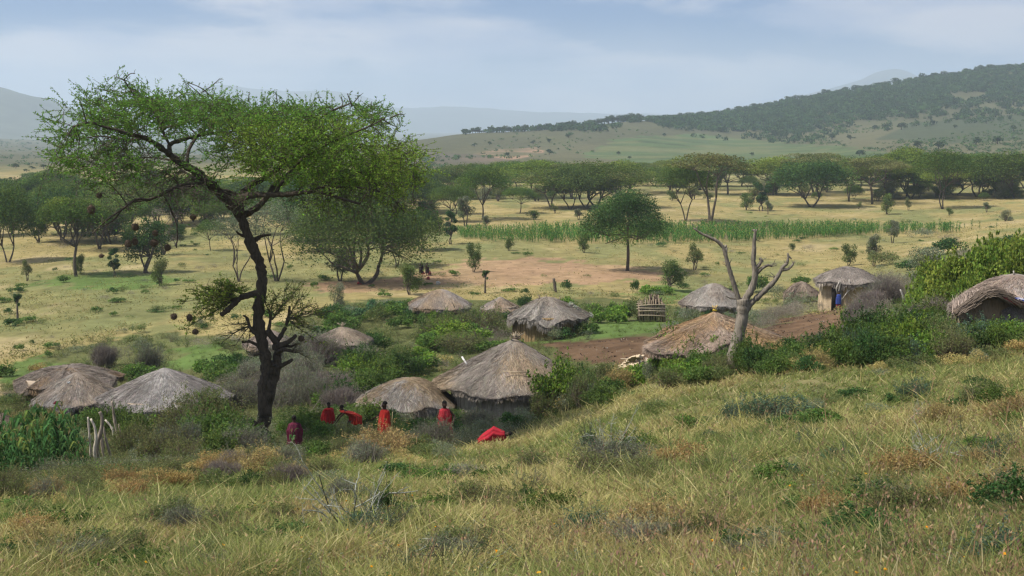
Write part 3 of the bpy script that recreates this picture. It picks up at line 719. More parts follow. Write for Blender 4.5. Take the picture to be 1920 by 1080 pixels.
for (x0, x1, y0, y1, n_) in ((-30, 420, 385, 430, 24), (520, 860, 385, 430, 13), (-30, 300, 430, 470, 8)):
    for _ in range(n_):
        px, py = rng.uniform(x0, x1), rng.uniform(y0, y1); h_ = (py - 335) * rng.uniform(.75, 1.05); k = ('umb0', 'umb1', 'umb2', 'umb3', 'full0', 'full1', 'full2', 'dense', 'shrubtree0')[rng.integers(0, 9)]
        if k in ('dense', 'shrubtree0'): h_ *= .6
        T(k, px, py, h_ * rng.uniform(1.3, 1.7), h_, look=looks.get(k[:3], 'dark bushy tree') + ' on the plain', group='trees scattered over the plain')
# hill trees: one mesh each, then the woodland that reads as one mass
def hilltree(i):
    b = MB(); n = 260; l = 5; Cn = np.stack([rng.normal(size=l) * 1.35, rng.normal(size=l) * 1.35, rng.uniform(2.2, 5.2, l)], 1); k = rng.integers(0, l, n)
    b.leaves(Cn[k] + sph(n) * rng.uniform(.4, 1, (n, 1)) * [2.2, 2.2, 1.25], rng.uniform(.8, 1.5, n), rng.uniform(.5, .9, n), None, pick('dark', n) * .65, .2)
    return b
HILL = [hilltree(i) for i in range(5)]
HILLM = [h.mesh('hill_tree', M['leaf']) for h in HILL]
_b = MB(); _b.tube([[0, 0, -1], [0.2, 0, 4.4]], [.35, .2], 5, (.08, .06, .05)); HTR = _b.mesh('trunk', M['bark'])
RID = [(780,262),(870,248),(960,240),(1000,236),(1060,222),(1100,214),(1200,222),(1210,226),(1290,214),(1400,202),(1500,186),(1600,170),(1700,152),(1760,142),(1850,124),(1925,120)]
def top_of(px):
    return np.interp(px, [r[0] for r in RID], [r[1] for r in RID])
def crest(px):
    """farthest ground point of the hill seen in this column"""
    lo, hi = 100, 300
    for _ in range(22):
        m = (lo + hi) / 2
        h = hit(px, m)
        if h is None or h.y > 2300: lo = m
        else: hi = m
    return hit(px, hi + .3), hi
for i, px in enumerate(np.concatenate([np.linspace(868, 1205, 78), np.linspace(1225, 1918, 104)])):
    px = px + rng.uniform(-3, 3); P, _ = crest(px)
    if P is None: continue
    s = (P.y / F) * rng.uniform(5.0, 14.5) / 6.8 * (1.25 if 1060 < px < 1200 else 1)
    if 1205 < px < 1260: s *= .5
    o = link('hill_tree', HILLM[i % 5], None, ground(P.x, P.y), rng.uniform(0, 6.28), (s * 1.25, s * 1.25, s)); link('trunk', HTR, o)
    pend(o, 'dark tree on the skyline of the wooded hill', 'tree', 'trees along the hill skyline', o.location)
for px, py, s in ((1690,243,11),(1665,243,12),(1700,213,10),(1815,215,10),(1810,210,9),(1455,258,11),(1470,258,9),(1612,293,10),(1720,278,12),(1760,280,14),(1830,272,14),(1870,270,14),(1490,268,8),(1515,266,8),(1560,262,10),(1595,262,8),
  (1640,243,8),(1070,243,9),(1066,258,7),(1000,270,6),(1030,268,7),(918,272,6),(890,275,6),(1030,290,9),(952,294,8),(858,252,9),(1245,256,6),(1290,246,5),(1350,248,6),(1410,292,6),(1560,300,8),(1645,300,10),(1780,300,9),(30,316,8),(60,318,6),(82,316,8),(95,322,5),(20,338,6),(50,322,5),(1160,290,5),(1180,298,5),(1900,245,9),(1880,200,8),(1850,232,7),(1790,240,6),(1740,225,7)):
    P = hit(px, py)
    if P is None: continue
    s = s * 1.35 * P.y / F / 6.8
    o = link('hill_tree', HILLM[rng.integers(0, 5)], None, P, rng.uniform(0, 6.28), (s * 1.3, s * 1.3, s)); link('trunk', HTR, o); pend(o, 'dark tree standing alone on the open hillside', 'tree', 'scattered trees on the open hillside', P)
def wood():
    b = MB(); got = 0; n = 38
    tri = 0
    while got < 3800 and tri < 40000:
        tri += 1
        if rng.random() < .72: px = rng.uniform(1215, 1960)
        else: px = rng.uniform(870, 1205)
        t = top_of(px)
        lowb = np.interp(px, [860, 1000, 1100, 1205, 1260, 1400, 1500, 1620, 1760, 1960], [252, 242, 238, 225, 232, 240, 242, 222, 205, 200])
        py = t + abs(rng.normal()) * (lowb - t) * .62 + 1
        if py > lowb + 30: continue
        P = hit(px, py)
        if P is None or P.y > 2400: continue
        if vnoise(P.x / 55, P.y / 80, 77) < .5 * np.clip((py - t) / (lowb - t), 0, 1) - .12: continue
        s = rng.uniform(.8, 1.35) * 4.6; c = pick('dark', 1)[0] * rng.uniform(.5, .9)
        C = np.array(P) + [0, 0, s * .55] + sph(n) * rng.uniform(.3, 1, (n, 1)) * [s, s, s * .6]
        b.leaves(C, s * .5, s * .34, None, c, .2); got += 1
    # scrub on the middle slopes and in the hollow
    for nm, num, x0, x1, y0, y1 in (('a', 1300, 1240, 1930, 225, 300), ('b', 260, 770, 960, 292, 318), ('c', 160, 900, 1250, 243, 300), ('d', 900, -30, 400, 262, 300), ('e', 120, -10, 240, 296, 332), ('f', 700, 1500, 1930, 215, 285)):
        for _ in range(num):
            P = hit(rng.uniform(x0, x1), rng.uniform(y0, y1))
            if P is None or vnoise(P.x / 70, P.y / 110, 5) < .42 or zone('field', P.x, P.y): continue
            s = rng.uniform(.8, 2.2) * max(1, P.y / 1300); C = np.array(P) + [0, 0, s * .4] + sph(16) * rng.uniform(.3, 1, (16, 1)) * [s, s, s * .55]
            b.leaves(C, s * .6, s * .4, None, pick('dark', 1)[0] * 1.05, .2)
    return b
o = link('woodland', wood().mesh('woodland', M['leaf'])); tag(o, None, None, None, 'stuff')
# ---------------------------------------------------------------- thatched huts
GREY = (.25, .225, .205); BROWN = (.285, .225, .16); ORNG = (.38, .235, .11); PALE = (.36, .33, .31)
def roof_mesh(Rx, Ry, h, convex=1.0, n=3200, col=GREY, col2=BROWN, patch=(0, 0), seed=0, droop=.18, top=None, rag=.12, apex=(0, 0), dents=.08, wobble=.10):
    """thatch: a closed lumpy cone with layered straw lying down its slope; z=0 is the eave"""
    r = np.random.default_rng(seed + 100); b = MB()
    NA, NR = 72, 18
    def surf(a, t):
        """a angle, t 0 apex .. 1 eave"""
        rr = t; z = h * (1 - t ** convex)
        w = 1 + wobble * (vnoise(a * 1.6 + 9, np.full_like(a, seed * 1.3), seed) - .5) * 2 + .03 * (vnoise(a * 6, t * 2, seed + 2) - .5)
        z = z + dents * h * (fbm(np.cos(a) * 2.2 * t + 5, np.sin(a) * 2.2 * t + seed, seed) - .5) * 2 * np.clip(t * 3, 0, 1)
        z = z + rag * ((vnoise(a * 2.3, t * 0 + 3, seed + 5) - .5) * 1.7 + (vnoise(a * 7.5, t * 0 + 3, seed + 6) - .5) * .9) * t - .35 * rag * np.sin(np.clip(t, 0, 1) * math.pi) * vnoise(a * 1.2, t * 2, seed + 12)
        x = np.cos(a) * Rx * rr * w + apex[0] * (1 - t); y = np.sin(a) * Ry * rr * w + apex[1] * (1 - t)
        return np.stack([x, y, z], -1)
    a = np.linspace(0, 2 * math.pi, NA, endpoint=False); t = np.linspace(0.012, 1, NR)
    Tt, Aa = np.meshgrid(t, a, indexing='ij'); V = surf(np.where(Aa > math.pi, Aa - 2 * math.pi, Aa) % (2 * math.pi), Tt).reshape(-1, 3)
    i = np.arange(NR - 1)[:, None] * NA; j = np.arange(NA)[None, :]; j2 = (j + 1) % NA
    Q = np.stack([i + j, i + j2, i + NA + j2, i + NA + j], -1).reshape(-1, 4)
    # underside, so the eave has thickness
    V2 = V[-NA:] * [.93, .93, 1] - [0, 0, droop * .8]; V3 = V[-NA:] * [.3, .3, 1] + [0, 0, h * .2]
    n0 = len(V); jj = np.arange(NA); jn = (jj + 1) % NA; e = (NR - 1) * NA
    Q2 = np.stack([e + jj, e + jn, n0 + jn, n0 + jj], -1); Q3 = np.stack([n0 + jj, n0 + jn, n0 + NA + jn, n0 + NA + jj], -1)
    T = np.array([[n0 + NA + jn_, n0 + NA + jj_, n0 + 2 * NA] for jj_, jn_ in zip(jj, jn)])
    V = np.vstack([V, V2, V3, [[0, 0, h * .4]]])
    def tint(a, t):
        m = np.clip((fbm(np.cos(a) * 2.6 * t + 3, np.sin(a) * 2.6 * t + seed * 2.1, seed + 8) - .5) * 5 + .35 + patch[1] * np.cos(a - patch[0]), 0, 1)[..., None]
        return (np.array(col) * (1 - m) + np.array(col2) * m) * [.86, .83, .78]
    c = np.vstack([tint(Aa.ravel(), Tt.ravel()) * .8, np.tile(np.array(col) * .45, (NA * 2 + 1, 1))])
    b.add(V, np.vstack([Q, Q2, Q3]), T, c)
    # straw strips
    n = int(n * 4.2)
    a = r.uniform(0, 2 * math.pi, n); t = np.sqrt(r.uniform(0, 1, n)); L = r.uniform(.14, .36, n) * (2.8 / max(Rx, Ry))
    t1 = np.minimum(t + L, 1.0 + r.uniform(0, .045, n)); t1 = np.maximum(t1, t + .05)
    a1 = a + r.normal(size=n) * .07 / np.maximum(t, .15)
    p0 = surf(a % (2 * math.pi), t); p1 = surf(a1 % (2 * math.pi), np.minimum(t1, 1)); ov = np.maximum(t1 - 1, 0)[:, None]
    out = np.stack([np.cos(a1) * Rx, np.sin(a1) * Ry, -np.full(n, h * 1.1)], 1); p1 = p1 + out * ov
    lift = r.uniform(.003, .05, n)[:, None] * np.array([[0, 0, 1]]); p1 = p1 + lift; p0 = p0 - [0, 0, .015]
    cc = tint(a, t) * r.uniform(.55, 1.4, (n, 1)) * (.66 + .62 * vnoise(a * 5, t * 5, seed + 20))[:, None] * (1 + .035 * r.normal(size=(n, 3)))
    D = p1 - p0; nrm = np.stack([np.cos(a) * h, np.sin(a) * h, np.full(n, max(Rx, Ry))], 1); nrm /= np.linalg.norm(nrm, axis=1, keepdims=True)
    nrm = nrm + r.normal(size=(n, 3)) * .25
    S = np.cross(D, nrm); S /= np.linalg.norm(S, axis=1, keepdims=True) + 1e-9
    w = r.uniform(.006, .016, n)[:, None]
    V = np.stack([p0 - S * w, p0 + S * w, p1 + S * w * .6, p1 - S * w * .6], 1).reshape(-1, 3)
    b.add(V, np.arange(n * 4).reshape(n, 4), None, np.repeat(cc, 4, 0))
    # ragged hanging fringe
    m = int(n * .3); a = r.uniform(0, 2 * math.pi, m); p = surf(a, np.full(m, 1.0)) * [.985, .985, 1]
    q = p + np.stack([np.cos(a) * .07 + r.normal(size=m) * .07, np.sin(a) * .07 + r.normal(size=m) * .07, -r.uniform(.02, droop * 1.9, m) * (.4 + vnoise(a * 8, a * 0, seed + 3))], 1)
    S = np.stack([-np.sin(a), np.cos(a), np.zeros(m)], 1) * r.uniform(.008, .02, (m, 1))
    V = np.stack([p - S, p + S, q + S * .5, q - S * .5], 1).reshape(-1, 3)
    b.add(V, np.arange(m * 4).reshape(m, 4), None, np.repeat(tint(a, np.ones(m)) * r.uniform(.5, 1.3, (m, 1)), 4, 0))
    if top:
        for k in range(14):
            q = np.array([apex[0], apex[1], h - .02]); e_ = q + r.normal(size=3) * [.16, .16, .05] + [0, 0, .26]
            b.tube([q - [0, 0, .08], q + (e_ - q) * .5, e_], [.03, .022, .012], 4, (.30, .25, .18))
    return b
def wall_mesh(Rw, Rd, h, col=(.33, .265, .20), seed=0, sticks=True, low=-.4):
    r = np.random.default_rng(seed); b = MB(); NA = 90; zs = np.linspace(low, h, 14)
    a = np.linspace(0, 2 * math.pi, NA, endpoint=False); Zt, At = np.meshgrid(zs, a, indexing='ij')
    rr = 1 + .035 * (vnoise(At * 14.0, Zt * .5, seed) - .5) + .05 * (vnoise(At * 3, Zt * 1.2, seed + 3) - .5)
    V = np.stack([np.cos(At) * Rw * rr, np.sin(At) * Rd * rr, Zt], -1).reshape(-1, 3)
    i = np.arange(13)[:, None] * NA; j = np.arange(NA)[None, :]; j2 = (j + 1) % NA
    Q = np.stack([i + j, i + j2, i + NA + j2, i + NA + j], -1).reshape(-1, 4)
    n = len(V); Tt = np.array([[13 * NA + k, 13 * NA + (k + 1) % NA, n] for k in range(NA)]); V = np.vstack([V, [[0, 0, h + .02]]])
    c = np.array(col) * (.7 + .6 * vnoise(At * 20, Zt * .7, seed + 9).ravel()[:, None]); c = np.vstack([c, [col]])
    b.add(V, Q, Tt, c)
    if sticks:
        for k in range(64):
            t = k / 64 * 2 * math.pi + r.normal() * .02; x, y = math.cos(t) * Rw * 1.01, math.sin(t) * Rd * 1.01
            b.tube([[x, y, low], [x * 1.005 + r.normal() * .01, y * 1.005, h * .5], [x + r.normal() * .02, y, h]], r.uniform(.018, .034), 5, np.array(col) * r.uniform(.55, 1.3), False)
    return b
def hut(px, py, roof_w, top_py, eave_py, label, ratio=1.0, wall=.82, seed=0, Y=None, sticks=True, rz=0, wcol=(.33, .265, .20), thick_under=None, **kw):
    """px = centre, py = where the wall meets the ground, top/eave in photo pixels"""
    P = hit(px, py) if Y is None else ground(at(px, py, Y).x, Y)
    k = P.y / F; Rx = roof_w * k / 2; Ry = Rx * ratio
    ze = at(px, eave_py, P.y - Ry * .8).z - P.z; zt = at(px, top_py, P.y).z - P.z
    o = link('hut', None, None, P, rz); o.empty_display_size = .2
    tag(o, label, 'hut', 'thatched huts of the village'); LAND.append((px, (top_py + eave_py) / 2, label))
    rf = roof_mesh(Rx, Ry, zt - ze, seed=seed, **kw).mesh('thatch_roof', M['straw'])
    link('thatch_roof', rf, o, (0, 0, ze))
    wl_ = wall_mesh(Rx * wall, Ry * wall, ze + .22, wcol, seed, sticks).mesh('wall', M['mud'])
    link('wall', wl_, o)
    return o, Rx, Ry, ze, zt
h_big = hut(958, 786, 278, 634, 738, 'largest hut with a tall grey thatch cone and pale stick wall', seed=1, wall=.80, convex=1.06, patch=(-.9, .35), n=6500, top=True, droop=.2, wcol=(.36, .32, .26), apex=(.2, 0), dents=.03)
h_low = hut(760, 792, 190, 708, 766, 'low rounded grey hut with brown straw sliding off its right side', seed=2, convex=1.75, patch=(.1, .5), n=4500, col=(.27,.255,.245), col2=(.24,.185,.125), droop=.28, wall=.78, dents=.09, ratio=.9, apex=(.25, 0), wcol=(.25, .2, .15), wobble=.09)
h_l1 = hut(312, 802, 246, 689, 766, 'wide silver grey hut with a sharp peak left of the foreground acacia trunk', seed=3, convex=1.12, n=6500, col=(.30,.29,.29), col2=(.27,.25,.245), droop=.2, wall=.8, dents=.03)
h_l2 = hut(148, 786, 172, 697, 762, 'dark grey hut with a maroon cloth on its roof at the left of the village', seed=4, convex=1.25, n=5200, col=(.235,.225,.225), col2=(.26,.215,.175), patch=(1.0, .4), droop=.2, wall=.8)
h_l3 = hut(132, 752, 196, 685, 728, 'low messy brown hut behind the dark grey one at far left', seed=5, convex=1.9, n=4500, col=(.22,.19,.17), col2=(.30,.205,.12), patch=(1.9, .4), droop=.3, wall=.8, dents=.2, rag=.35, wobble=.12)
h_l4 = hut(-14, 826, 106, 770, 812, 'hut cut off by the left edge behind the maize plants', seed=6, convex=1.5, n=3000, col=(.25,.21,.19), col2=(.28,.22,.17))
h_sm = hut(643, 670, 112, 612, 645, 'small brown hut standing alone in the scrub right of the acacia trunk', seed=7, convex=1.3, n=3000, col=(.265,.23,.20), col2=(.29,.24,.19), droop=.2, wall=.68, wcol=(.13, .10, .06), top=True)
h_hid = hut(507, 672, 100, 618, 650, 'hut mostly hidden behind the foreground acacia trunk', seed=8, convex=1.3, n=2500, col=(.26,.22,.2), col2=(.3,.24,.18))
h_b1 = hut(827, 598, 118, 542, 578, 'pale domed hut in front of the clearing, left of the three back huts', seed=9, convex=1.45, n=3200, col=(.33,.30,.285), col2=(.29,.225,.16), patch=(math.pi, .6), droop=.2)
h_b2 = hut(938, 600, 74, 556, 582, 'smallest pale hut roof showing above bushes between two back huts', seed=10, convex=1.2, n=2000, col=(.32,.29,.27), col2=(.3,.23,.17), patch=(0, .5))
h_b3 = hut(1025, 632, 152, 556, 602, 'hut with a wide shaggy pale roof over a brown cane wall', seed=11, convex=1.5, n=4200, col=(.31,.29,.27), col2=(.25,.22,.19), droop=.3, wall=.84, dents=.1, rag=.3, wcol=(.27, .19, .10), ratio=.9, wobble=.07)
h_b4 = hut(1337, 598, 124, 531, 573, 'pale domed hut seen behind the dead tree', seed=12, convex=1.6, n=3200, col=(.34,.32,.30), col2=(.27,.23,.2), droop=.25, ratio=.9)
h_or = hut(1338, 684, 276, 583, 655, 'broad low orange brown hut with a yellow knot on its peak behind the dead tree', seed=13, convex=1.0, n=6500, col=(.30,.24,.20), col2=(.36,.235,.12), patch=(2.2, .45), droop=.2, wall=.62, dents=.12, ratio=.9, wobble=.16, rag=.4, wcol=(.13,.10,.075))
h_dr = hut(1585, 577, 120, 499, 530, 'hut with a doorway, a thick dark grey roof and leaning poles at the dirt yard', seed=14, convex=1.8, n=3800, col=(.235,.21,.195), col2=(.28,.25,.23), droop=.3, wall=.84, dents=.14, wcol=(.40, .31, .20), sticks=False)
h_br = hut(1502, 566, 66, 527, 551, 'small collapsed brown hut left of the hut with the doorway', seed=15, convex=1.6, n=2400, col=(.22,.17,.145), col2=(.27,.22,.18), droop=.5, wall=.8, dents=.25, rag=.4, wcol=(.15,.11,.085), wobble=.13)
h_rt = hut(1898, 604, 222, 513, 582, 'rounded pale hut with a drooping straw porch at the right edge', seed=16, convex=1.9, n=5200, col=(.345,.315,.30), col2=(.27,.215,.185), patch=(-1.6, .5), droop=.3, wall=.72, dents=.04, wcol=(.28,.21,.145), ratio=.85)
# details of single huts
def peg(o, pts, r, col, name='pole', mat='deadwood'):
    b = MB(); b.tube(pts, r, 6, col); return link(name, b.mesh(name, M[mat], True), o)
o, Rx, Ry, ze, zt = h_dr
b = MB(); yf = -Ry * .84 - .03
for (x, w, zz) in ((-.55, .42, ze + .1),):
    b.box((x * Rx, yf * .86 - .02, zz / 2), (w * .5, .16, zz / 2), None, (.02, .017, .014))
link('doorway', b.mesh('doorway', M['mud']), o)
b = MB()
b.box((-.38 * Rx, yf * .93 - .1, ze * .5), (.19, .035, ze * .46), None, (.19, .18, .17)); link('door', b.mesh('door', M['deadwood']), o)
def scr(p, Yd): return np.array(at(p[0], p[1], Yd))
L0 = np.array(o.location)
for pts in (((1575,580),(1578,560),(1572,548),(1576,530),(1573,526)), ((1570,553),(1568,540),(1574,528)), ((1596,560),(1588,545),(1593,533),(1592,524)), ((1578,563),(1588,549),(1594,543))):
    peg(o, [scr(q, L0[1] - Ry * .98) - L0 for q in pts], .055, (.36, .33, .29))
for x in (1536, 1541): peg(o, [scr((x, 552), L0[1] - Ry * .86) - L0, scr((x + 1, 532), L0[1] - Ry * .88) - L0], .03, (.42, .36, .28))
o, Rx, Ry, ze, zt = h_big
ring = [[.2 + math.cos(t) * .24, math.sin(t) * .24, zt + .02 + .03 * math.sin(3 * t)] for t in np.linspace(0, 6.28, 14)]
peg(o, ring, .035, (.13, .10, .075), 'binding_ring', 'twig')
L0 = np.array(o.location)
peg(o, [scr((943, 696), L0[1] - Ry * .66) - L0, scr((990, 698), L0[1] - Ry * .66) - L0], .022, (.42, .34, .24), 'loose_cane', 'twig')
peg(o, [scr((866, 669), L0[1] + .2) - L0, scr((876, 684), L0[1] - .2) - L0], .045, (.55, .53, .5), 'roof_pole')
peg(o, [[-Rx * .45, -Ry * .745, -.2], [-Rx * .45, -Ry * .745, ze + .1]], .05, (.17, .14, .11), 'post')
o, Rx, Ry, ze, zt = h_or
b = MB()
for k in range(22): 
    a = rng.uniform(0, 6.28); b.tube([[math.cos(a) * .05, math.sin(a) * .05, zt - .12], [math.cos(a) * .05, math.sin(a) * .05, zt + .12], [math.cos(a) * .13, math.sin(a) * .13, zt + rng.uniform(.2, .3)]], .018, 4, (.36, .27, .13))
link('straw_knot', b.mesh('straw_knot', M['straw']), o)
b = MB(); b.tube([[math.cos(t) * .085, math.sin(t) * .085, zt + .04 + .02 * math.sin(2 * t)] for t in np.linspace(0, 6.28, 12)], .028, 6, (.55, .42, .05)); link('yellow_binding', b.mesh('yellow_binding', M['cloth'], True), o)
o, Rx, Ry, ze, zt = h_b3
L0 = np.array(o.location)
for pts in (((1008,570),(1012,560),(1010,553)), ((1014,570),(1010,560),(1013,554)), ((1025,566),(1026,558),(1023,553)), ((1049,568),(1050,556)), ((1052,570),(1057,564))):
    peg(o, [scr(q, L0[1] - .2) - L0 for q in pts], .035, (.2, .16, .13), 'roof_stick')
b = MB()
n = 260; P_ = np.stack([rng.uniform(.55, 1.15, n) * Rx, rng.uniform(-.3, .3, n) * Ry, np.zeros(n)], 1); P_[:, 2] = ze + (zt - ze) * np.clip(1 - (P_[:, 0] / Rx) ** 1.5, 0, 1) + rng.uniform(0, .25, n)
b.leaves(P_, .25, .1, None, (.30, .31, .25), .5); link('drying_stalks', b.mesh('drying_stalks', M['leaf']), o)
o, Rx, Ry, ze, zt = h_b1
L0 = np.array(o.location); peg(o, [scr((847, 566), L0[1] - Ry * .75) - L0, scr((853, 577), L0[1] - Ry * .9) - L0], .03, (.1, .08, .06), 'loose_cane', 'twig')
# side thatch slumping to the ground at the left of that roof
o, Rx, Ry, ze, zt = h_rt
L0 = np.array(o.location)
b = MB(); Yp = L0[1] - Ry * 1.12
arc = [(1790,586),(1806,577),(1824,564),(1842,552),(1858,546),(1872,549),(1888,556),(1904,566),(1922,574),(1945,580)]
A = np.array([scr(q, Yp) - L0 for q in arc]); 
for k in range(1500):
    i = rng.uniform(0, len(A) - 2.6); j = int(i); f = i - j; p = A[j] * (1 - f) + A[j + 1] * f; i2 = i + rng.uniform(.8, 1.5); j2 = min(int(i2), len(A) - 2); q = A[j2] * (1 - (i2 - j2)) + A[j2 + 1] * (i2 - j2)
    off = rng.normal(size=3) * [.03, .20, .075]; b.tube([p + off, (p + q) / 2 + off + [0, 0, .02], q + off * [1, 1, 1.3]], rng.uniform(.006, .015), 3, np.array((.215, .17, .135)) * rng.uniform(.45, 1.35), False)
b.tube(A + [0, .05, -.03], .12, 8, (.17, .13, .10))
n = 1700; u = rng.uniform(0, len(A) - 1.01, n); j = u.astype(int); f = (u - j)[:, None]; p = A[j] * (1 - f) + A[j + 1] * f; q = p * [.92, 0, 1] + np.stack([np.zeros(n), np.full(n, -Ry * .62), rng.uniform(.12, .42, n)], 1); q[:, 2] = np.minimum(q[:, 2], ze + (zt - ze) * .55)
b.blades(p + rng.normal(size=(n, 3)) * .05, q + rng.normal(size=(n, 3)) * .08, .035, np.zeros((n, 3)) + [0, 0, .03], np.array((.27, .215, .18)) * rng.uniform(.55, 1.35, (n, 1)))
pw = MB(); xs = np.linspace(A[1][0], A[-2][0], 22); zt_ = np.interp(xs, A[:, 0], A[:, 2]) - .08; yy = -Ry * .98 + .25 * np.linspace(-1, 1, 22) ** 2
g1 = np.stack([xs, yy, np.full(22, -.5)], 1); g2 = np.stack([xs, yy, zt_], 1); dp = np.array([0, .18, 0])
pw.add(np.vstack([g1, g2, g1 + dp, g2 + dp]), [[i, i + 1, 22 + i + 1, 22 + i] for i in range(21)] + [[22 + i, 22 + i + 1, 66 + i + 1, 66 + i] for i in range(21)] + [[44 + i + 1, 44 + i, 66 + i, 66 + i + 1] for i in range(21)], None, np.array((.27, .205, .14)) * rng.uniform(.8, 1.15, (88, 1)))
link('porch_wall', pw.mesh('porch_wall', M['mud'], True), o)
link('porch_thatch', b.mesh('porch_thatch', M['straw']), o)
b = MB(); b.tube([[-.1, -.2, zt - .05], [-.13, -.2, zt + .14]], .03, 5, (.4, .37, .33)); link('peak_stick', b.mesh('peak_stick', M['twig']), o)

# cloths and things lying on roofs
def cloth_on(name, pts, Yd, thick, col, label, cat='cloth', stripes=None):
    """a folded cloth: outline given in photo pixels at distance Yd"""
    b = MB(); P = [np.array(at(x, y, Yd)) for x, y in pts]; c = np.mean(P, 0); n = len(P)
    NR = 6
    V = []; Cc = []
    for side in (-1, 1):
        for r_ in range(NR + 1):
            for i in range(n):
                t = r_ / NR; q = c * (1 - t) + P[i] * t
                V.append(q + np.array([0, side * thick * math.sqrt(max(0, 1 - t * t)) + rng.normal() * thick * .25 * (t < 1), rng.normal() * thick * .2]))
                Cc.append(np.array(col if not stripes or (i + r_) % 3 else stripes) * rng.uniform(.85, 1.1))
    Q = []
    for s in range(2):
        o_ = s * (NR + 1) * n
        for r_ in range(NR):
            for i in range(n):
                j = (i + 1) % n; q = [o_ + r_ * n + i, o_ + r_ * n + j, o_ + (r_ + 1) * n + j, o_ + (r_ + 1) * n + i]; Q.append(q if s else q[::-1])
    b.add(np.array(V), Q, None, np.array(Cc))
    ob = link(name, b.mesh(name, M['cloth'], True)); return tag(ob, label, cat)
Yl2 = h_l2[0].location.y - h_l2[2] * .95
cloth_on('cloth', [(99,757),(103,753),(109,752),(109,757),(104,759)], Yl2, .05, (.10, .012, .02), 'small maroon cloth lying on the dark grey hut roof at left')
cloth_on('cloth', [(125,717),(131,715),(133,718),(127,720)], Yl2 + 1.2, .03, (.6, .6, .6), 'small white scrap on the dark grey hut roof at left')
cloth_on('cloth', [(1878,554),(1892,559),(1908,566),(1926,570),(1926,577),(1905,572),(1890,563)], h_rt[0].location.y - h_rt[2] * 1.2, .12, (.42, .02, .035), 'red cloth spread on the porch thatch of the right edge hut')
cloth_on('cloth', [(1899,557),(1912,559),(1926,561),(1926,569),(1912,567),(1903,562)], h_rt[0].location.y - h_rt[2] * 1.16, .12, (.03, .06, .32), 'blue cloth above the red one on the right edge hut', stripes=(.5, .5, .55))
cloth_on('cloth', [(1345,682),(1351,678),(1354,683),(1350,692),(1344,692)], hit(1350, 694).y, .12, (.62, .07, .03), 'bright orange red cloth in the bushes left of the dead tree base')
# ---------------------------------------------------------------- the big foreground acacia
TB = hit(486, 842); YT = TB.y; KT = YT / F
def tp3(px, py, dy=0.0):
    p = at(px, py, YT); return np.array([p.x, YT + dy, p.z])
tr = MB(); BK = (.062, .05, .038)
nodes = []
def limb(pts, r0, r1, col=BK, sides=9, rec=True, sub=5):
    """pts (photo x, photo y, depth offset m); radii in photo pixels"""
    P = np.array([tp3(*p) for p in pts]); n = len(P); t = np.linspace(0, n - 1, (n - 1) * sub + 1)
    Q = np.empty((len(t), 3)); ext = np.vstack([2 * P[0] - P[1], P, 2 * P[-1] - P[-2]])
    for i, tt in enumerate(t):
        k = min(int(tt), n - 2); f = tt - k; a, b_, c, d = ext[k], ext[k + 1], ext[k + 2], ext[k + 3]
        Q[i] = .5 * ((2 * b_) + (-a + c) * f + (2 * a - 5 * b_ + 4 * c - d) * f * f + (-a + 3 * b_ - 3 * c + d) * f ** 3)
    rr = np.linspace(r0, r1, len(t)) * KT * .86 * (1 + .1 * rng.normal(size=len(t)))
    Q += rng.normal(size=Q.shape) * rr[:, None] * .08
    tr.tube(Q, rr, sides, np.array(col))
    if rec: nodes.extend([(q, r) for q, r in zip(Q, rr)])
    return Q
# trunk and its twin stem
limb([(482,858,0),(486,835,0),(494,790,0),(503,745,0),(509,705,0),(511,680,0)], 18, 11, rec=False, sides=14)
limb([(498,780,-.1),(493,735,-.1),(498,700,-.05),(499,670,0),(489,635,0),(484,600,0),(488,560,0),(492,530,0),(489,500,0),(478,475,0),(466,445,0),(455,415,0),(450,402,0)], 13, 10.5, rec=False, sides=14)
limb([(503,745,0),(514,700,.1),(520,665,.15),(516,640,.1),(500,620,0)], 11, 8, rec=False, sides=12)
limb([(492,800,-.1),(480,792,-.25),(474,784,-.35)], 7, 5, rec=False)
# knobs, stubs and the broken limbs low down
for pts, a, b_ in (([(512,652,.1),(528,648,0),(545,638,-.1),(556,628,-.1)], 8, 4), ([(500,630,0),(475,618,-.2),(465,595,-.2),(458,590,-.2)], 6, 2), ([(520,690,.1),(535,682,0),(549,674,0)], 6, 3), ([(505,672,0),(490,662,-.2),(478,665,-.2)], 5, 2.5),
   ([(515,665,.1),(532,655,-.1),(550,658,-.1),(560,660,-.1)], 6, 2), ([(503,622,0),(506,600,.1),(504,582,.1)], 4, 2), ([(520,640,.1),(534,615,.1),(540,590,.2),(541,575,.2)], 5, 2.5), ([(530,648,0),(545,650,.1),(560,645,.1)], 4,1.5),
   ([(488,550,0),(462,553,-.3),(448,562,-.4),(432,578,-.5),(419,587,-.5)], 8, 5), ([(468,446,0),(452,440,-.1),(444,433,-.1)], 4, 2), ([(470,455,0),(482,447,.1),(494,441,.1)], 6, 3), ([(486,505,0),(496,500,0),(499,502,0)], 4, 2), ([(489,560,0),(470,552,-.2),(455,548,-.3),(445,540,-.3),(430,520,-.4)], 4, 1.5),
   ([(475,455,0),(482,446,.2),(492,443,.3),(505,442,.4)], 5, 2), ([(455,640,-.2),(470,640,-.1),(487,650,0)], 3, 3)):
    limb(pts, a, b_, rec=False)
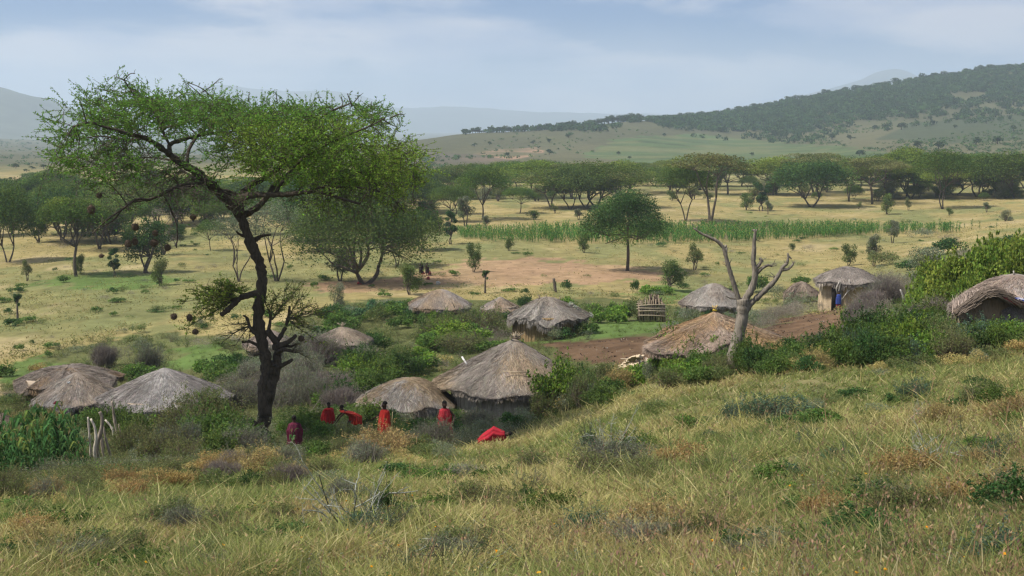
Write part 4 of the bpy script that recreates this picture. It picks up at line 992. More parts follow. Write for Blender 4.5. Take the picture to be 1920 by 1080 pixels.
LIMBS = [
 ([(450,402,0),(430,375,-.2),(412,358,-.3),(395,340,-.5),(380,325,-.6),(362,312,-.8),(345,300,-1.0),(332,288,-1.1)], 13, 7),
 ([(332,288,-1.1),(315,270,-1.6),(298,257,-2.0),(278,250,-2.6),(250,240,-3.0),(220,230,-3.2),(190,238,-3.2)], 6.5, 2),
 ([(332,288,-1.1),(330,270,-.8),(345,262,-.2),(365,255,.5),(385,250,1.2),(405,250,1.8),(430,240,2.4)], 5.5, 2),
 ([(330,272,-.9),(318,245,-1.0),(305,215,-1.0),(290,190,-1.2),(270,172,-1.4)], 4, 1.5),
 ([(412,358,-.3),(425,362,.3),(440,370,.4),(447,380,.2),(449,398,0)], 6, 8),
 ([(449,398,0),(447,372,.3),(462,350,.8),(485,335,1.4),(505,318,1.9),(530,300,2.4),(560,282,2.8)], 9, 2.5),
 ([(447,374,.2),(470,366,-.6),(500,362,-1.2),(530,361,-1.8),(560,358,-2.3),(590,354,-2.8),(622,352,-3.2),(660,362,-3.4),(695,372,-3.5)], 8, 2.2),
 ([(452,408,0),(465,400,.2),(480,388,.5),(492,372,1.0),(497,355,1.6),(505,340,2.2),(530,325,3.0),(570,310,3.6),(620,300,3.8)], 8, 2.5),
 ([(590,354,-2.8),(620,345,-2.6),(660,345,-2.2),(700,350,-1.8),(735,362,-1.5),(765,395,-1.3)], 3.5, 1.2),
 ([(395,340,-.5),(372,345,-1.0),(352,346,-1.4),(330,358,-1.9),(310,368,-2.3),(295,366,-2.6),(270,385,-3.0),(245,405,-3.2),(225,425,-3.3)], 5, 1.2),
 ([(310,368,-2.3),(285,372,-2.0),(262,380,-1.8),(240,405,-1.7),(215,420,-1.6)], 2.5, 1),
 ([(330,358,-1.9),(338,375,-1.8),(345,395,-1.7),(352,412,-1.7),(354,435,-1.7),(352,457,-1.7)], 2.5, 1.2),
 ([(362,312,-.8),(350,280,.4),(370,240,1.2),(400,215,1.8),(430,200,2.2)], 4, 1.5),
 ([(485,335,1.4),(480,300,1.0),(470,260,.6),(455,225,.3),(430,195,0)], 4, 1.5),
 ([(505,318,1.9),(540,270,.8),(580,235,.2),(620,210,-.3),(660,195,-.6)], 4, 1.5),
 ([(530,361,-1.8),(560,320,-2.2),(600,285,-2.6),(650,260,-2.8),(700,240,-2.8),(735,222,-2.6)], 4, 1.4),
 ([(530,325,3.0),(580,300,2.2),(640,280,1.6),(700,275,1.2),(750,285,1.0),(775,300,.8)], 4, 1.4),
 ([(298,257,-2.0),(255,262,-.8),(210,258,.2),(170,256,.8),(130,262,1.0)], 3, 1.2),
 ([(380,325,-.6),(360,335,.8),(320,325,2.0),(280,305,3.0),(240,300,3.4),(200,300,3.6)], 3.5, 1.2),
 ([(385,250,1.2),(360,220,2.4),(330,200,3.0),(300,190,3.3)], 3, 1.2),
]
for pts, a, b_ in LIMBS: limb(pts, a, b_, sides=7)
# crown volume as unequal pads: photo x, y, half width, half height, weight
PADS = [(245,175,58,22,.8),(215,205,70,26,1),(160,240,46,26,.8),(290,205,60,28,1),(235,250,75,26,.9),(330,182,62,16,.6),(370,200,60,24,1),(400,175,30,12,.2),(430,215,65,30,1.2),(360,235,40,20,.5),
  (500,215,60,26,1.2),(560,215,50,26,1),(620,212,55,24,1),(680,212,55,20,.9),(715,225,32,12,.3),(480,260,70,32,1.3),(560,265,75,34,1.5),(640,262,70,34,1.4),(710,280,55,32,1.1),(755,290,30,26,.6),
  (540,310,65,26,1.0),(610,315,75,30,1.4),(680,325,65,28,1.2),(735,335,45,24,.5),(460,300,40,20,.5),(170,285,50,22,.9),(215,300,50,24,.8),(300,300,45,16,.3),(430,320,30,20,.25),(400,290,26,14,.15),
  (650,358,60,16,.6),(725,375,45,28,.4),(765,330,30,34,.6),(260,390,45,22,.13),(230,330,34,20,.4),(330,330,40,18,.12)]
node_p = [n_[0] for n_ in nodes]; node_r = [n_[1] for n_ in nodes]
wts = np.array([p[2] * p[3] * p[4] for p in PADS]); wts /= wts.sum()
att = []
for k in rng.choice(len(PADS), 800, p=wts):
    x, y, a, b_, _ = PADS[k]; v = sph(1)[0] * rng.uniform(.3, 1) ** .5
    qx, qy = x + v[0] * a, y + v[2] * b_; qx = max(qx, 140 + .35 * (qx - 140)) if qx < 140 else qx; qy += 9 if qy < 230 else 4; ry = 5.6 * math.sqrt(max(.06, 1 - ((qx - 450) / 360) ** 2)); att.append(tp3(qx, qy, rng.uniform(-1, 1) * ry))
att = np.array(att); NP = np.array(node_p)
order = np.argsort([np.min(np.linalg.norm(NP - a, axis=1)) for a in att])
ends = []
BG = (.075, .065, .042)
for i in order:
    a = att[i]; NPa = np.array(node_p); d = np.linalg.norm((NPa - a) * [1, 1, 1.3], axis=1); j = int(np.argmin(d + .15 * rng.random(len(d)))); s = NPa[j]
    if d[j] < .12: continue
    P = curve_pts(s, a, .13, 5); P[1:-1, 2] += np.linalg.norm(a - s) * .05
    r0 = min(node_r[j] * .7, .035 + .012 * d[j]); rr = np.linspace(r0, .012, 5)
    tr.tube(P, rr, 5, BG, False)
    for q, r_ in zip(P[1:], rr[1:]): node_p.append(q); node_r.append(max(r_, .014))
    ends.append((P[-1], P[-1] - P[2])); ends.append((P[3], P[3] - P[1] + rng.normal(size=3) * .3))
# leafy sprays
lf = MB(); M['spray'] = mat_foliage('spray', .45, 0)
def spray(p, d, ln, leafy, pal, wood=BG, up=.12):
    d = d / (np.linalg.norm(d) + 1e-6); d = d * .6 + rng.normal(size=3) * [.8, .8, .30] + [0, 0, up]; d /= np.linalg.norm(d)
    n = 5; t = np.linspace(0, 1, n)[:, None]; bow = rng.normal(size=3) * .16 * ln
    P = p + d * ln * t + bow * (t * (1 - t)) * 2 + np.array([0, 0, .10 * ln]) * t ** 2
    tr.tube(P, np.linspace(.011, .005, n), 3, wood, False)
    m = int(ln * 30 * leafy)
    if m:
        u = rng.uniform(.08, 1.04, m)[:, None]; k = np.clip((u[:, 0] * (n - 1)).astype(int), 0, n - 2); f = u[:, 0] * (n - 1) - k
        C = P[k] * (1 - f[:, None]) + P[k + 1] * f[:, None] + rng.normal(size=(m, 3)) * .028
        A = np.broadcast_to(d, (m, 3)) + rng.normal(size=(m, 3)) * .9
        L = rng.uniform(.055, .13, m); lf.leaves(C, L, L * .42, A, pal * rng.uniform(.85, 1.15), .2)
G1 = np.array((.17, .30, .045)); G2 = np.array((.28, .36, .06)); G3 = np.array((.12, .22, .05))
for p, d in ends:
    px, py = to_px(p); lower = py > 345
    yel = vnoise(p[0] * .5, p[2] * .8 + p[1] * .3, 9)
    pal = G1 * (1 - yel) + (G2 if (px > 430 and py > 235) else G3) * yel  # sunlit yellow-green of the lower right crown is put into the leaf colour
    for k in range(4): spray(p + rng.normal(size=3) * .12, d, rng.uniform(.35, .95), (rng.uniform(.75, 1.15) if not lower else (rng.uniform(.5, 1.0) if px > 450 else rng.uniform(0, .35))), pal)
# bare spikes above the crown and hanging twigs beneath
for pts, a, b_ in (([(262,182,-.6),(250,165,-.6),(240,150,-.6),(222,146,-.5)], 2, .8), ([(240,152,-.6),(252,140,-.6),(262,139,-.6)], 1.6, .7), ([(380,190,.5),(365,172,.5),(340,152,.5)], 1.6, .6), ([(395,185,.5),(372,165,.5),(345,153,.5)], 1.6, .6), ([(370,172,.8),(385,162,.8),(397,152,.8),(403,146,.8)], 1.5, .8),
   ([(225,180,0),(200,170,0),(178,166,0)], 1.6, .6), ([(310,190,1),(330,175,1),(355,170,1)], 1.4, .5), ([(660,200,0),(655,185,0),(651,175,0)], 1.8, .8), ([(664,192,0),(672,182,0),(678,177,0)], 1.3, .6), ([(735,222,-1),(755,214,-1),(763,219,-1)], 1.6, .6), ([(720,222,-1),(735,232,-1),(748,238,-1)], 1.6, .6),
   ([(640,205,0),(642,195,0),(640,180,0)], 1.2, .5), ([(590,200,0),(592,185,0),(604,183,0)], 1.2, .5), ([(520,195,0),(518,178,0),(514,173,0)], 1.3, .5), ([(695,205,0),(697,190,0)], 1.2, .6), ([(465,190,0),(468,172,0)], 1.3, .5), ([(710,208,0),(716,196,0)], 1.1, .5), ([(150,262,0),(125,250,0),(108,245,0)], 1.2, .4)):
    Q = limb(pts, a, b_, rec=False, sides=4)
    for q in Q[::3]: spray(q, rng.normal(size=3), rng.uniform(.15, .35), rng.uniform(0, .8), G3)
for _ in range(250):
    x = rng.uniform(170, 460) if rng.random() < .68 else rng.uniform(560, 780); y0 = np.interp(x, [180, 330, 480, 560, 780], [300, 330, 345, 362, 360]) + rng.uniform(-25, 20)
    p = tp3(x, y0, rng.uniform(-3, 3)); j = int(np.argmin(np.linalg.norm(NP - p, axis=1)))
    e = p + np.array([rng.normal() * .5 - (.25 if x < 400 else -.25), rng.normal() * .3, -rng.uniform(.3, 1.3)])
    P = curve_pts(NP[j] if np.linalg.norm(NP[j] - p) < 2.5 else p, e, .1, 6); tr.tube(P, np.linspace(.014, .006, 6), 3, (.10, .085, .07), False)
    for q in P[2:]:
        for _2 in range(2): spray(q, rng.normal(size=3) - [0, 0, .5], rng.uniform(.15, .5), rng.uniform(0, .4), G3, (.10, .085, .065), -.2)
# twig fans beside the trunk low down
def fan(x0, y0, dy, tgt, leafy, pal, n=5, col=(.11, .10, .06)):
    for (x, y) in tgt:
        e = tp3(x, y, dy + rng.normal() * .5); s = tp3(x0, y0, dy * .4); P = curve_pts(s, e, .10, 6)
        tr.tube(P, np.linspace(.028, .008, 6), 4, col, False)
        for q in P[1:]:
            for _ in range(n): spray(q, e - s, rng.uniform(.2, .6), leafy * rng.uniform(.2, 1.3), pal, col, .05)
fan(445, 560, -.5, [(358,560),(368,545),(380,575),(395,535),(410,545),(420,530),(400,590),(372,592),(355,612)], 1.0, G2 * .9, 8)
fan(430, 545, -.5, [(380,552),(395,560),(440,530),(455,540)], 1.0, G2 * .9, 8)
fan(540, 600, .2, [(562,560),(590,585),(600,600),(575,575),(610,590),(560,610),(585,620),(600,640)], .4, G2 * .7, 7)
fan(510, 600, .2, [(500,560),(520,555),(530,548),(545,560),(555,545)], .4, G2 * .7, 7)
fan(470, 610, -.2, [(440,600),(430,625),(445,650),(420,640),(460,660)], .1, G2 * .6, 5)
fan(550, 655, 0, [(570,650),(580,670),(565,640)], .08, G2 * .6, 4)
# shaggy weaver rubbish on the fork
t_acacia = link('acacia_tree', None, None, TB); t_acacia.empty_display_size = .3
def rel(mb): 
    for v in mb.V: v -= np.array(TB)
    return mb
link('trunk', rel(tr).mesh('trunk', M['bark']), t_acacia); link('crown', rel(lf).mesh('crown', M['spray']), t_acacia)
tag(t_acacia, 'huge dark trunked acacia towering over the huts in the left foreground', 'tree'); LAND.append((486, 600, 'the foreground acacia trunk'))

# weaver nests hanging in and behind it
def nest_mesh(el=1.1):
    b = MB(); NA, NR = 16, 10; a = np.linspace(0, 2 * math.pi, NA, endpoint=False); t = np.linspace(.05, math.pi - .05, NR)
    Tt, Aa = np.meshgrid(t, a, indexing='ij'); rr = 1 + .18 * (vnoise(Aa * 2, Tt * 3, rng.integers(99)) - .5)
    V = np.stack([np.sin(Tt) * np.cos(Aa) * rr, np.sin(Tt) * np.sin(Aa) * rr, np.cos(Tt) * rr * el], -1).reshape(-1, 3)
    i = np.arange(NR - 1)[:, None] * NA; j = np.arange(NA)[None, :]; j2 = (j + 1) % NA
    b.add(V, np.stack([i + j, i + NA + j, i + NA + j2, i + j2], -1).reshape(-1, 4), [[k, (k + 1) % NA, 0] for k in range(1, NA - 1)], (.12, .085, .06))
    n = 320; d = sph(n); e = d * rng.uniform(.98, 1.25, (n, 1)) + rng.normal(size=(n, 3)) * .22; b.blades(d * .95 * [1, 1, el], e * [1, 1, el], .07, rng.normal(size=(n, 3)) * .06, np.array((.16, .12, .085)) * rng.uniform(.5, 1.4, (n, 1)))
    b.tube([[0, 0, el * .9], [.05, 0, el + .9]], [.07, .04], 4, (.1, .08, .05)); return b.mesh('bird_nest', M['nest'])
NM = [nest_mesh(1.0), nest_mesh(1.15), nest_mesh(.85)]
for i, (x, y, s, dy, lab) in enumerate(((225,360,6,-2.5,'round weaver nest highest on the left under the big acacia crown'), (211,385,8,-2.5,'largest left weaver nest below the highest one under the acacia crown'), (380,402,7,-1.5,'weaver nest hanging just left of the acacia fork'),
   (282,418,7.5,-2.0,'tall weaver nest amid hanging twigs at left centre'), (315,430,6,-1.8,'small weaver nest above a pale one amid hanging twigs'), (313,447,9,-1.8,'big pale weaver nest beneath a small one'), (335,457,7,-1.6,'dark weaver nest low beside a hanging bare twig'),
   (272,447,7,-2.2,'pale ragged weaver nest in front of the dark bushy tree'), (227,468,5,-2.4,'small weaver nest lowest at left in front of the narrow tree'), (336,588,7,-.8,'left of three weaver nests below the broken limb'), (365,590,6.5,-.8,'middle weaver nest below the broken limb'), (376,616,7,-.8,'lowest weaver nest below the broken limb'),
   (564,636,7,.1,'weaver nest at the tip of the right low stub on the trunk'), (282,444,6.5,-2.05,'lower nest of the tall pair amid hanging twigs'))):
    o = link('bird_nest', NM[i % 3], None, tuple(tp3(x, y, dy)), rng.uniform(0, 6), s * KT * .85); tag(o, lab, 'nest', 'weaver nests in the big acacia')

# ---------------------------------------------------------------- the dead tree
DB = hit(1374, 702); YD = DB.y; KD = YD / F
b = MB(); DW = np.array((.185, .16, .13))
def dl(pts, r0, r1, sides=10):
    P = np.array([[at(p[0], p[1], YD).x, YD + (p[2] if len(p) > 2 else 0), at(p[0], p[1], YD).z] for p in pts]); n = len(P); t = np.linspace(0, n - 1, (n - 1) * 4 + 1)
    Q = np.stack([np.interp(t, range(n), P[:, k]) for k in range(3)], 1); Q[1:-1] = (Q[:-2] + 2 * Q[1:-1] + Q[2:]) / 4
    rr = np.linspace(r0, r1, len(t)) * KD * .78 * (1 + .08 * rng.normal(size=len(t))); b.tube(Q, rr, sides, DW * rng.uniform(.8, 1.1), True)
    return Q
dl([(1371,712),(1372,690),(1377,660),(1385,630),(1391,600),(1394,575),(1392,560)], 16, 15.5, 14)
dl([(1390,580),(1386,565),(1380,545),(1372,520),(1366,500),(1361,480),(1357,465),(1345,452),(1328,444),(1315,438),(1304,430),(1300,428)], 7, 2.0)
dl([(1360,478,0),(1362,468,0),(1361,460,.1)], 4, 2.5)
dl([(1392,580),(1398,560),(1408,545),(1415,525),(1416,505),(1412,490),(1414,470),(1414,450),(1416,436),(1414,430)], 10, 2.6)
dl([(1416,436),(1411,430)], 2.5, 1.5); dl([(1416,440),(1419,430)], 2.5, 1.5)
dl([(1415,505),(1424,496),(1428,488),(1424,484)], 5, 3); dl([(1426,490),(1431,491)], 3, 2)
dl([(1417,515),(1428,503),(1440,497),(1448,499)], 5, 2.5)
dl([(1394,590),(1404,572),(1418,560),(1434,545),(1452,528),(1462,512),(1468,500),(1476,494),(1478,482),(1477,474)], 9, 2.0)
dl([(1466,506),(1478,505),(1486,497),(1488,492)], 4.5, 1.8); dl([(1477,486),(1480,480),(1484,486)], 2.5, 1.5)
for p_ in (((1390,600),(1384,565),(1380,560)), ((1388,560),(1372,560),(1360,555))): dl(list(p_), 3, 1.2, 5)
for x0, y0 in ((1357,465),(1330,445),(1304,430),(1366,500),(1414,450),(1430,490),(1446,498),(1476,494),(1487,493),(1455,522),(1392,570),(1384,560)):
    for _ in range(3):
        q = [x0, y0]; pts_ = [tuple(q)]; dx, dy = rng.normal() * 2.4, -abs(rng.normal() * 2.4)
        for k in range(3): q[0] += dx + rng.normal() * 1.4; q[1] += dy + rng.normal() * 1.2; pts_.append(tuple(q) + (0,))
        dl(pts_, 1.3, .5, 4)
for v in b.V: v -= np.array(DB)
o = link('dead_tree', b.mesh('dead_tree', M['deadwood'], True), None, DB); tag(o, 'bare grey dead tree with three raised limbs in front of the orange brown hut', 'tree'); LAND.append((1380, 600, 'the dead tree'))
# ---------------------------------------------------------------- shrubs: every one by itself
LOOK = {'bright': 'bright green leafy shrub', 'green': 'green leafy shrub', 'dark': 'dark green shrub', 'olive': 'olive scraggly shrub', 'grey': 'grey green twiggy shrub', 'mauve': 'dry mauve grey thorn bush',
        'tan': 'straw coloured dry shrub', 'rust': 'rusty orange dry shrub', 'blue': 'blue green shrub', 'lime': 'yellow green leafy bush', 'bigleaf': 'broad leafed pale green crop plant', 'thorn': 'open thorny shrub with bare stems'}
SPEC = []
def shrub(kind, px, py, wpx, hpx, label=None, group=None, P=None, var=None):
    P = P or hit(px, py)
    if P is None: return
    if px > 1775 and 598 < py < 690 and P.y < 75: hpx = max(14, min(hpx, py - 598))
    SPEC.append((kind, px, py, wpx, hpx, label, group, P, rng.integers(0, len(BUSH[kind])) if var is None else var, rng.uniform(0, 6.28), rng.uniform(.85, 1.1)))
def finish_shrubs(most=296):
    """the largest in view as shrubs of their own, the small rest as one mass"""
    S0 = sorted(SPEC, key=lambda s: -(s[3] * s[4] + (1e6 if s[5] else 0) + (5e5 if s[0] in ('bigleaf', 'thorn') else 0)))
    nb = sum(1 for s in S0 if s[0] == 'bigleaf'); mass = MB()
    for i, (kind, px, py, w, h, label, group, P, v, rz, ry) in enumerate(S0):
        k = P.y / F; sx = w * k / 2 / .98; sz = h * k / .98
        if i < most + nb:
            o = link('shrub' if kind != 'bigleaf' else 'crop_plant', BUSH[kind][v][0], None, P - Vector((0, 0, .05)), rz, (sx, sx * ry, sz)); link('stem', BUSH[kind][v][1], o)
            if label: tag(o, label, 'shrub', group)
            else: pend(o, LOOK[kind], 'shrub' if kind != 'bigleaf' else 'crop plant', group or ('shrubs around the village' if kind != 'bigleaf' else None), P)
        elif kind in RAW:
            V, C = RAW[kind][v]; n = len(V) // 4; m = int(min(n, 300 + w * h * .55)); q = rng.permutation(n)[:m]
            W = V.reshape(n, 4, 3)[q].reshape(-1, 3); c_, s_ = math.cos(rz), math.sin(rz); W = W * [sx, sx * ry, sz] * 1.0
            cen = W.reshape(m, 4, 3).mean(1, keepdims=True); W = (cen + (W.reshape(m, 4, 3) - cen) * min(2.2, math.sqrt(n / m))).reshape(-1, 3)
            W = np.stack([W[:, 0] * c_ - W[:, 1] * s_, W[:, 0] * s_ + W[:, 1] * c_, W[:, 2]], 1) + np.array(P)
            mass.add(W, np.arange(m * 4).reshape(m, 4), None, C.reshape(n, 4, 3)[q].reshape(-1, 3) * rng.uniform(.85, 1.15))
    o = link('shrubbery', mass.mesh('shrubbery', M['leaf'])); tag(o, None, None, None, 'stuff')
def fill(pts, n, kinds, w, h, group=None, sort=True):
    A = np.array(pts, float); got = 0
    for _ in range(n * 30):
        x, y = rng.uniform(A[:, 0].min(), A[:, 0].max()), rng.uniform(A[:, 1].min(), A[:, 1].max())
        if not inside(A, np.array([x]), np.array([y]))[0]: continue
        P = hit(x, y)
        if P is None: continue
        bad = False
        for hh, Rx, Ry, ze, zt in HUTS:
            dx, dy = P.x - hh.location.x, P.y - hh.location.y
            if (dx / (Rx * .98)) ** 2 + (dy / (Ry * .98)) ** 2 < 1: bad = True
        if bad: continue
        s = rng.uniform(.75, 1.3); shrub(kinds[rng.integers(0, len(kinds))], x, y, w * s * rng.uniform(.85, 1.2), h * s * rng.uniform(.8, 1.15), group=group, P=P); got += 1
        if got >= n: break
HUTS = [h_big, h_low, h_l1, h_l2, h_l3, h_l4, h_sm, h_hid, h_b1, h_b2, h_b3, h_b4, h_or, h_dr, h_br, h_rt]
S = shrub
# left village
fill([(246,830),(270,800),(380,800),(462,822),(465,862),(380,880),(230,870)], 17, ['olive', 'olive', 'green', 'grey'], 95, 66)
S('olive', 352, 822, 150, 78, 'wide olive thicket in front of the wide silver grey hut'); S('green', 246, 812, 60, 52); S('olive', 425, 828, 110, 84); S('grey', 440, 842, 90, 60); S('dark', 405, 872, 40, 30)
fill([(0,775),(70,775),(150,800),(160,830),(140,850),(60,830),(0,800)], 12, ['dark', 'green', 'olive', 'grey'], 60, 34)
fill([(0,700),(60,715),(60,760),(0,775)], 6, ['olive', 'green', 'mauve'], 56, 30)
S('rust', 72, 702, 50, 22); S('mauve', 196, 690, 66, 52, 'brownish purple dry bush behind the dark grey hut'); S('mauve', 232, 684, 60, 46); S('grey', 282, 700, 76, 62, 'grey green feathery shrub behind the wide silver grey hut'); S('green', 260, 712, 80, 34); S('olive', 228, 712, 74, 34); S('grey', 262, 660, 50, 30)
fill([(330,700),(420,690),(470,700),(470,740),(400,745),(340,715)], 9, ['dark', 'green', 'olive'], 62, 34)
fill([(240,650),(330,640),(470,640),(470,655),(330,660)], 7, ['olive', 'grey', 'mauve'], 58, 22)
fill([(420,720),(600,680),(690,690),(700,720),(640,770),(540,800),(520,760),(430,770)], 24, ['mauve', 'mauve', 'grey', 'grey', 'mauve'], 84, 48)
fill([(560,650),(610,600),(700,595),(770,590),(800,620),(720,650),(700,680),(590,690)], 16, ['olive', 'green', 'grey', 'dark'], 62, 32)
fill([(490,660),(600,690),(580,715),(500,700)], 5, ['mauve', 'grey'], 70, 38)
# middle
fill([(610,735),(680,705),(790,700),(812,712),(760,718),(660,765),(610,770)], 13, ['dark', 'green', 'bright'], 78, 46)
S('green', 705, 718, 110, 50, 'dark leafy thicket right behind the low rounded grey hut')
fill([(690,670),(830,650),(850,700),(800,712),(700,705)], 9, ['tan', 'mauve', 'olive', 'bright'], 64, 28)
fill([(780,650),(800,612),(960,605),(980,640),(900,660),(820,668)], 16, ['olive', 'olive', 'green', 'bright', 'mauve'], 80, 38)
S('olive', 900, 628, 130, 56, 'big rounded olive bush mound below the smallest pale hut roof'); S('olive', 850, 632, 90, 48); S('bright', 812, 652, 60, 34); S('bright', 790, 672, 50, 26)
fill([(640,600),(700,580),(770,575),(775,600),(700,612)], 8, ['olive', 'grey', 'green'], 60, 24)
for i in range(34):
    x = rng.uniform(652, 772); S('bigleaf', x, rng.uniform(582, 598) - (x - 652) * .06, rng.uniform(22, 34), rng.uniform(15, 24), group='broad leafed crop plants behind the shrubs')
S('dark', 985, 577, 36, 24, 'small dark bush between two pale roofs at the back'); S('bright', 1060, 576, 40, 22); 
fill([(1060,596),(1100,585),(1200,585),(1200,604),(1120,610),(1080,605)], 10, ['dark', 'green', 'bright', 'olive'], 54, 30)
fill([(900,648),(960,640),(1030,650),(960,668),(900,662)], 6, ['green', 'olive', 'mauve'], 46, 22)
S('bright', 1048, 774, 120, 104, 'large feathery green bush covering the right side of the largest hut', var=0); S('olive', 1012, 784, 64, 62); S('olive', 1090, 768, 80, 76); S('grey', 1118, 760, 60, 50)
fill([(1000,790),(960,800),(980,770),(1100,735),(1190,715),(1200,740),(1120,765)], 12, ['olive', 'tan', 'grey', 'green'], 70, 40)
fill([(840,810),(870,790),(960,785),(1000,795),(900,830),(850,830)], 9, ['dark', 'olive', 'grey'], 62, 40)
S('dark', 830, 812, 56, 34); S('dark', 720, 812, 60, 34); S('dark', 780, 815, 60, 34)
fill([(510,800),(560,790),(660,790),(700,800),(700,825),(640,838),(540,835)], 13, ['olive', 'green', 'dark', 'olive'], 74, 40)
fill([(620,850),(700,835),(820,840),(840,868),(740,880),(640,880)], 13, ['tan', 'olive', 'grey', 'tan'], 86, 46)
S('tan', 722, 856, 150, 66, 'straw coloured weed mound in front of the person holding a stick')
S('olive', 555, 872, 90, 44); S('green', 590, 862, 80, 42); S('olive', 520, 868, 70, 40); S('grey', 838, 862, 70, 40, None)
fill([(380,880),(480,868),(560,880),(640,900),(600,930),(470,925),(390,900)], 14, ['olive', 'tan', 'grey', 'mauve'], 88, 46)
fill([(180,935),(230,905),(330,885),(420,880),(440,900),(330,920),(240,940)], 15, ['rust', 'tan', 'rust', 'olive'], 78, 42)
S('rust', 250, 938, 90, 46, 'rusty orange dry shrub leftmost of the row below the maize plants'); S('rust', 310, 920, 84, 44)
fill([(0,985),(0,930),(120,925),(200,930),(190,960),(80,985)], 12, ['tan', 'olive', 'grey', 'olive'], 90, 50)
S('dark', 240, 890, 46, 24); S('mauve', 320, 880, 60, 30); S('mauve', 270, 880, 60, 28)
# right
fill([(1215,728),(1245,700),(1290,690),(1360,700),(1370,715),(1280,730)], 12, ['olive', 'green', 'bright', 'olive'], 72, 42)
S('bright', 1262, 700, 92, 84, 'bright leafy bush in front of the left half of the orange brown hut'); S('bright', 1290, 700, 70, 60); S('bright', 1345, 690, 60, 62); S('green', 1402, 700, 70, 76, 'leafy bush just right of the dead tree trunk'); S('bright', 1236, 706, 60, 62); S('green', 1310, 704, 70, 52); S('olive', 1430, 698, 80, 44)
fill([(1400,712),(1420,690),(1480,680),(1560,680),(1600,690),(1500,705)], 15, ['green', 'olive', 'green', 'dark', 'tan'], 76, 44)
fill([(1520,690),(1560,660),(1640,640),(1800,628),(1925,625),(1925,655),(1780,675),(1640,692)], 40, ['green', 'green', 'dark', 'bright', 'olive', 'green', 'blue'], 92, 56)
fill([(1600,700),(1700,685),(1850,668),(1925,662),(1925,680),(1800,690),(1650,708)], 14, ['tan', 'olive', 'rust', 'grey'], 60, 26)
for a in ((1590,660,60,64),(1640,655,70,66),(1700,650,90,70),(1760,645,90,60),(1830,632,90,44),(1900,630,90,46)): S('green', *a)
S('bright', 1583, 612, 26, 44); S('bright', 1560, 655, 22, 50)
fill([(1585,640),(1620,600),(1640,560),(1660,560),(1650,610),(1620,650)], 12, ['mauve', 'mauve', 'grey'], 66, 52)
fill([(1620,580),(1660,545),(1700,545),(1700,590),(1640,600)], 10, ['mauve'], 70, 46)
fill([(1630,640),(1660,600),(1720,590),(1790,600),(1760,630),(1680,645)], 15, ['green', 'olive', 'grey', 'mauve', 'bright'], 70, 46)
fill([(1280,602),(1400,610),(1480,590),(1530,572),(1530,585),(1470,605),(1400,640),(1370,620),(1290,612)], 20, ['mauve', 'mauve', 'grey'], 56, 32)
fill([(1400,630),(1460,600),(1520,582),(1540,590),(1450,615)], 9, ['mauve'], 54, 34)
S('mauve', 1610, 578, 60, 34); S('mauve', 1640, 576, 60, 40); S('grey', 1450, 560, 60, 30); S('green', 1500, 535, 40, 20)
fill([(1225,615),(1300,600),(1310,618),(1260,628)], 6, ['mauve', 'grey', 'olive'], 44, 20)
# the bright hedge on the right
for x, y, w, h in ((1742,590,90,92),(1790,585,110,110),(1840,575,120,118),(1890,560,120,112),(1930,548,120,110),(1770,600,80,74),(1820,592,90,84),(1865,540,90,96),(1915,520,90,84),(1975,540,130,130),(1720,600,64,60),(1748,560,80,74)):
    S('lime', x, y, w, h, group='tall yellow green hedge bushes by the right edge hut')
fill([(1650,500),(1700,478),(1850,462),(1900,470),(1800,495),(1700,520)], 10, ['dark', 'grey', 'olive', 'mauve'], 60, 24)
# bushes on the plain
for x, y, k, w, h in ((849,517,'green',30,13),(1062,545,'dark',26,22),(1040,545,'dark',8,24),(90,670,'green',22,15),(60,646,'dark',14,10),(375,615,'grey',30,26),(150,660,'grey',50,14),(230,625,'grey',30,12),(310,540,'olive',26,12),(180,585,'green',26,12),(245,555,'mauve',20,12),(225,550,'olive',24,14),
  (1190,548,'dark',22,26),(1220,552,'bright',50,20),(1250,552,'bright',40,16),(1285,540,'dark',30,10),(1320,545,'mauve',22,24),(1420,548,'green',50,40),(1150,560,'olive',30,14),(1515,470,'mauve',40,12),(1360,452,'mauve',26,14),(1730,445,'grey',60,20),(1780,455,'mauve',50,20),(1550,440,'olive',20,10),(1100,520,'olive',20,8),(1020,520,'olive',20,7),
  (990,480,'green',24,10),(1240,462,'dark',30,10),(700,570,'olive',30,14),(590,540,'green',20,16),(30,560,'grey',26,14),(120,530,'green',30,16),(400,505,'mauve',24,14),(340,500,'olive',30,10),(500,480,'olive',24,8),(1560,520,'olive',24,12),(1440,520,'olive',22,8),(1500,500,'olive',26,9),(1700,420,'olive',30,10),(1600,415,'grey',26,8)):
    S(k, x, y, w, h, group='bushes dotted over the dry plain')
for _ in range(330):
    x, y = rng.uniform(0, 1900), rng.uniform(395, 660)
    if 860 < x < 1300 and 480 < y < 545: continue
    P = hit(x, y)
    if inside(BAND, P.x, P.y): continue
    s = (y - 330) / 120; S(['olive', 'grey', 'green', 'dark', 'mauve'][rng.integers(0, 5)], x, y, rng.uniform(8, 24) * s, rng.uniform(3, 7.5) * s, group='bushes dotted over the dry plain', P=P)
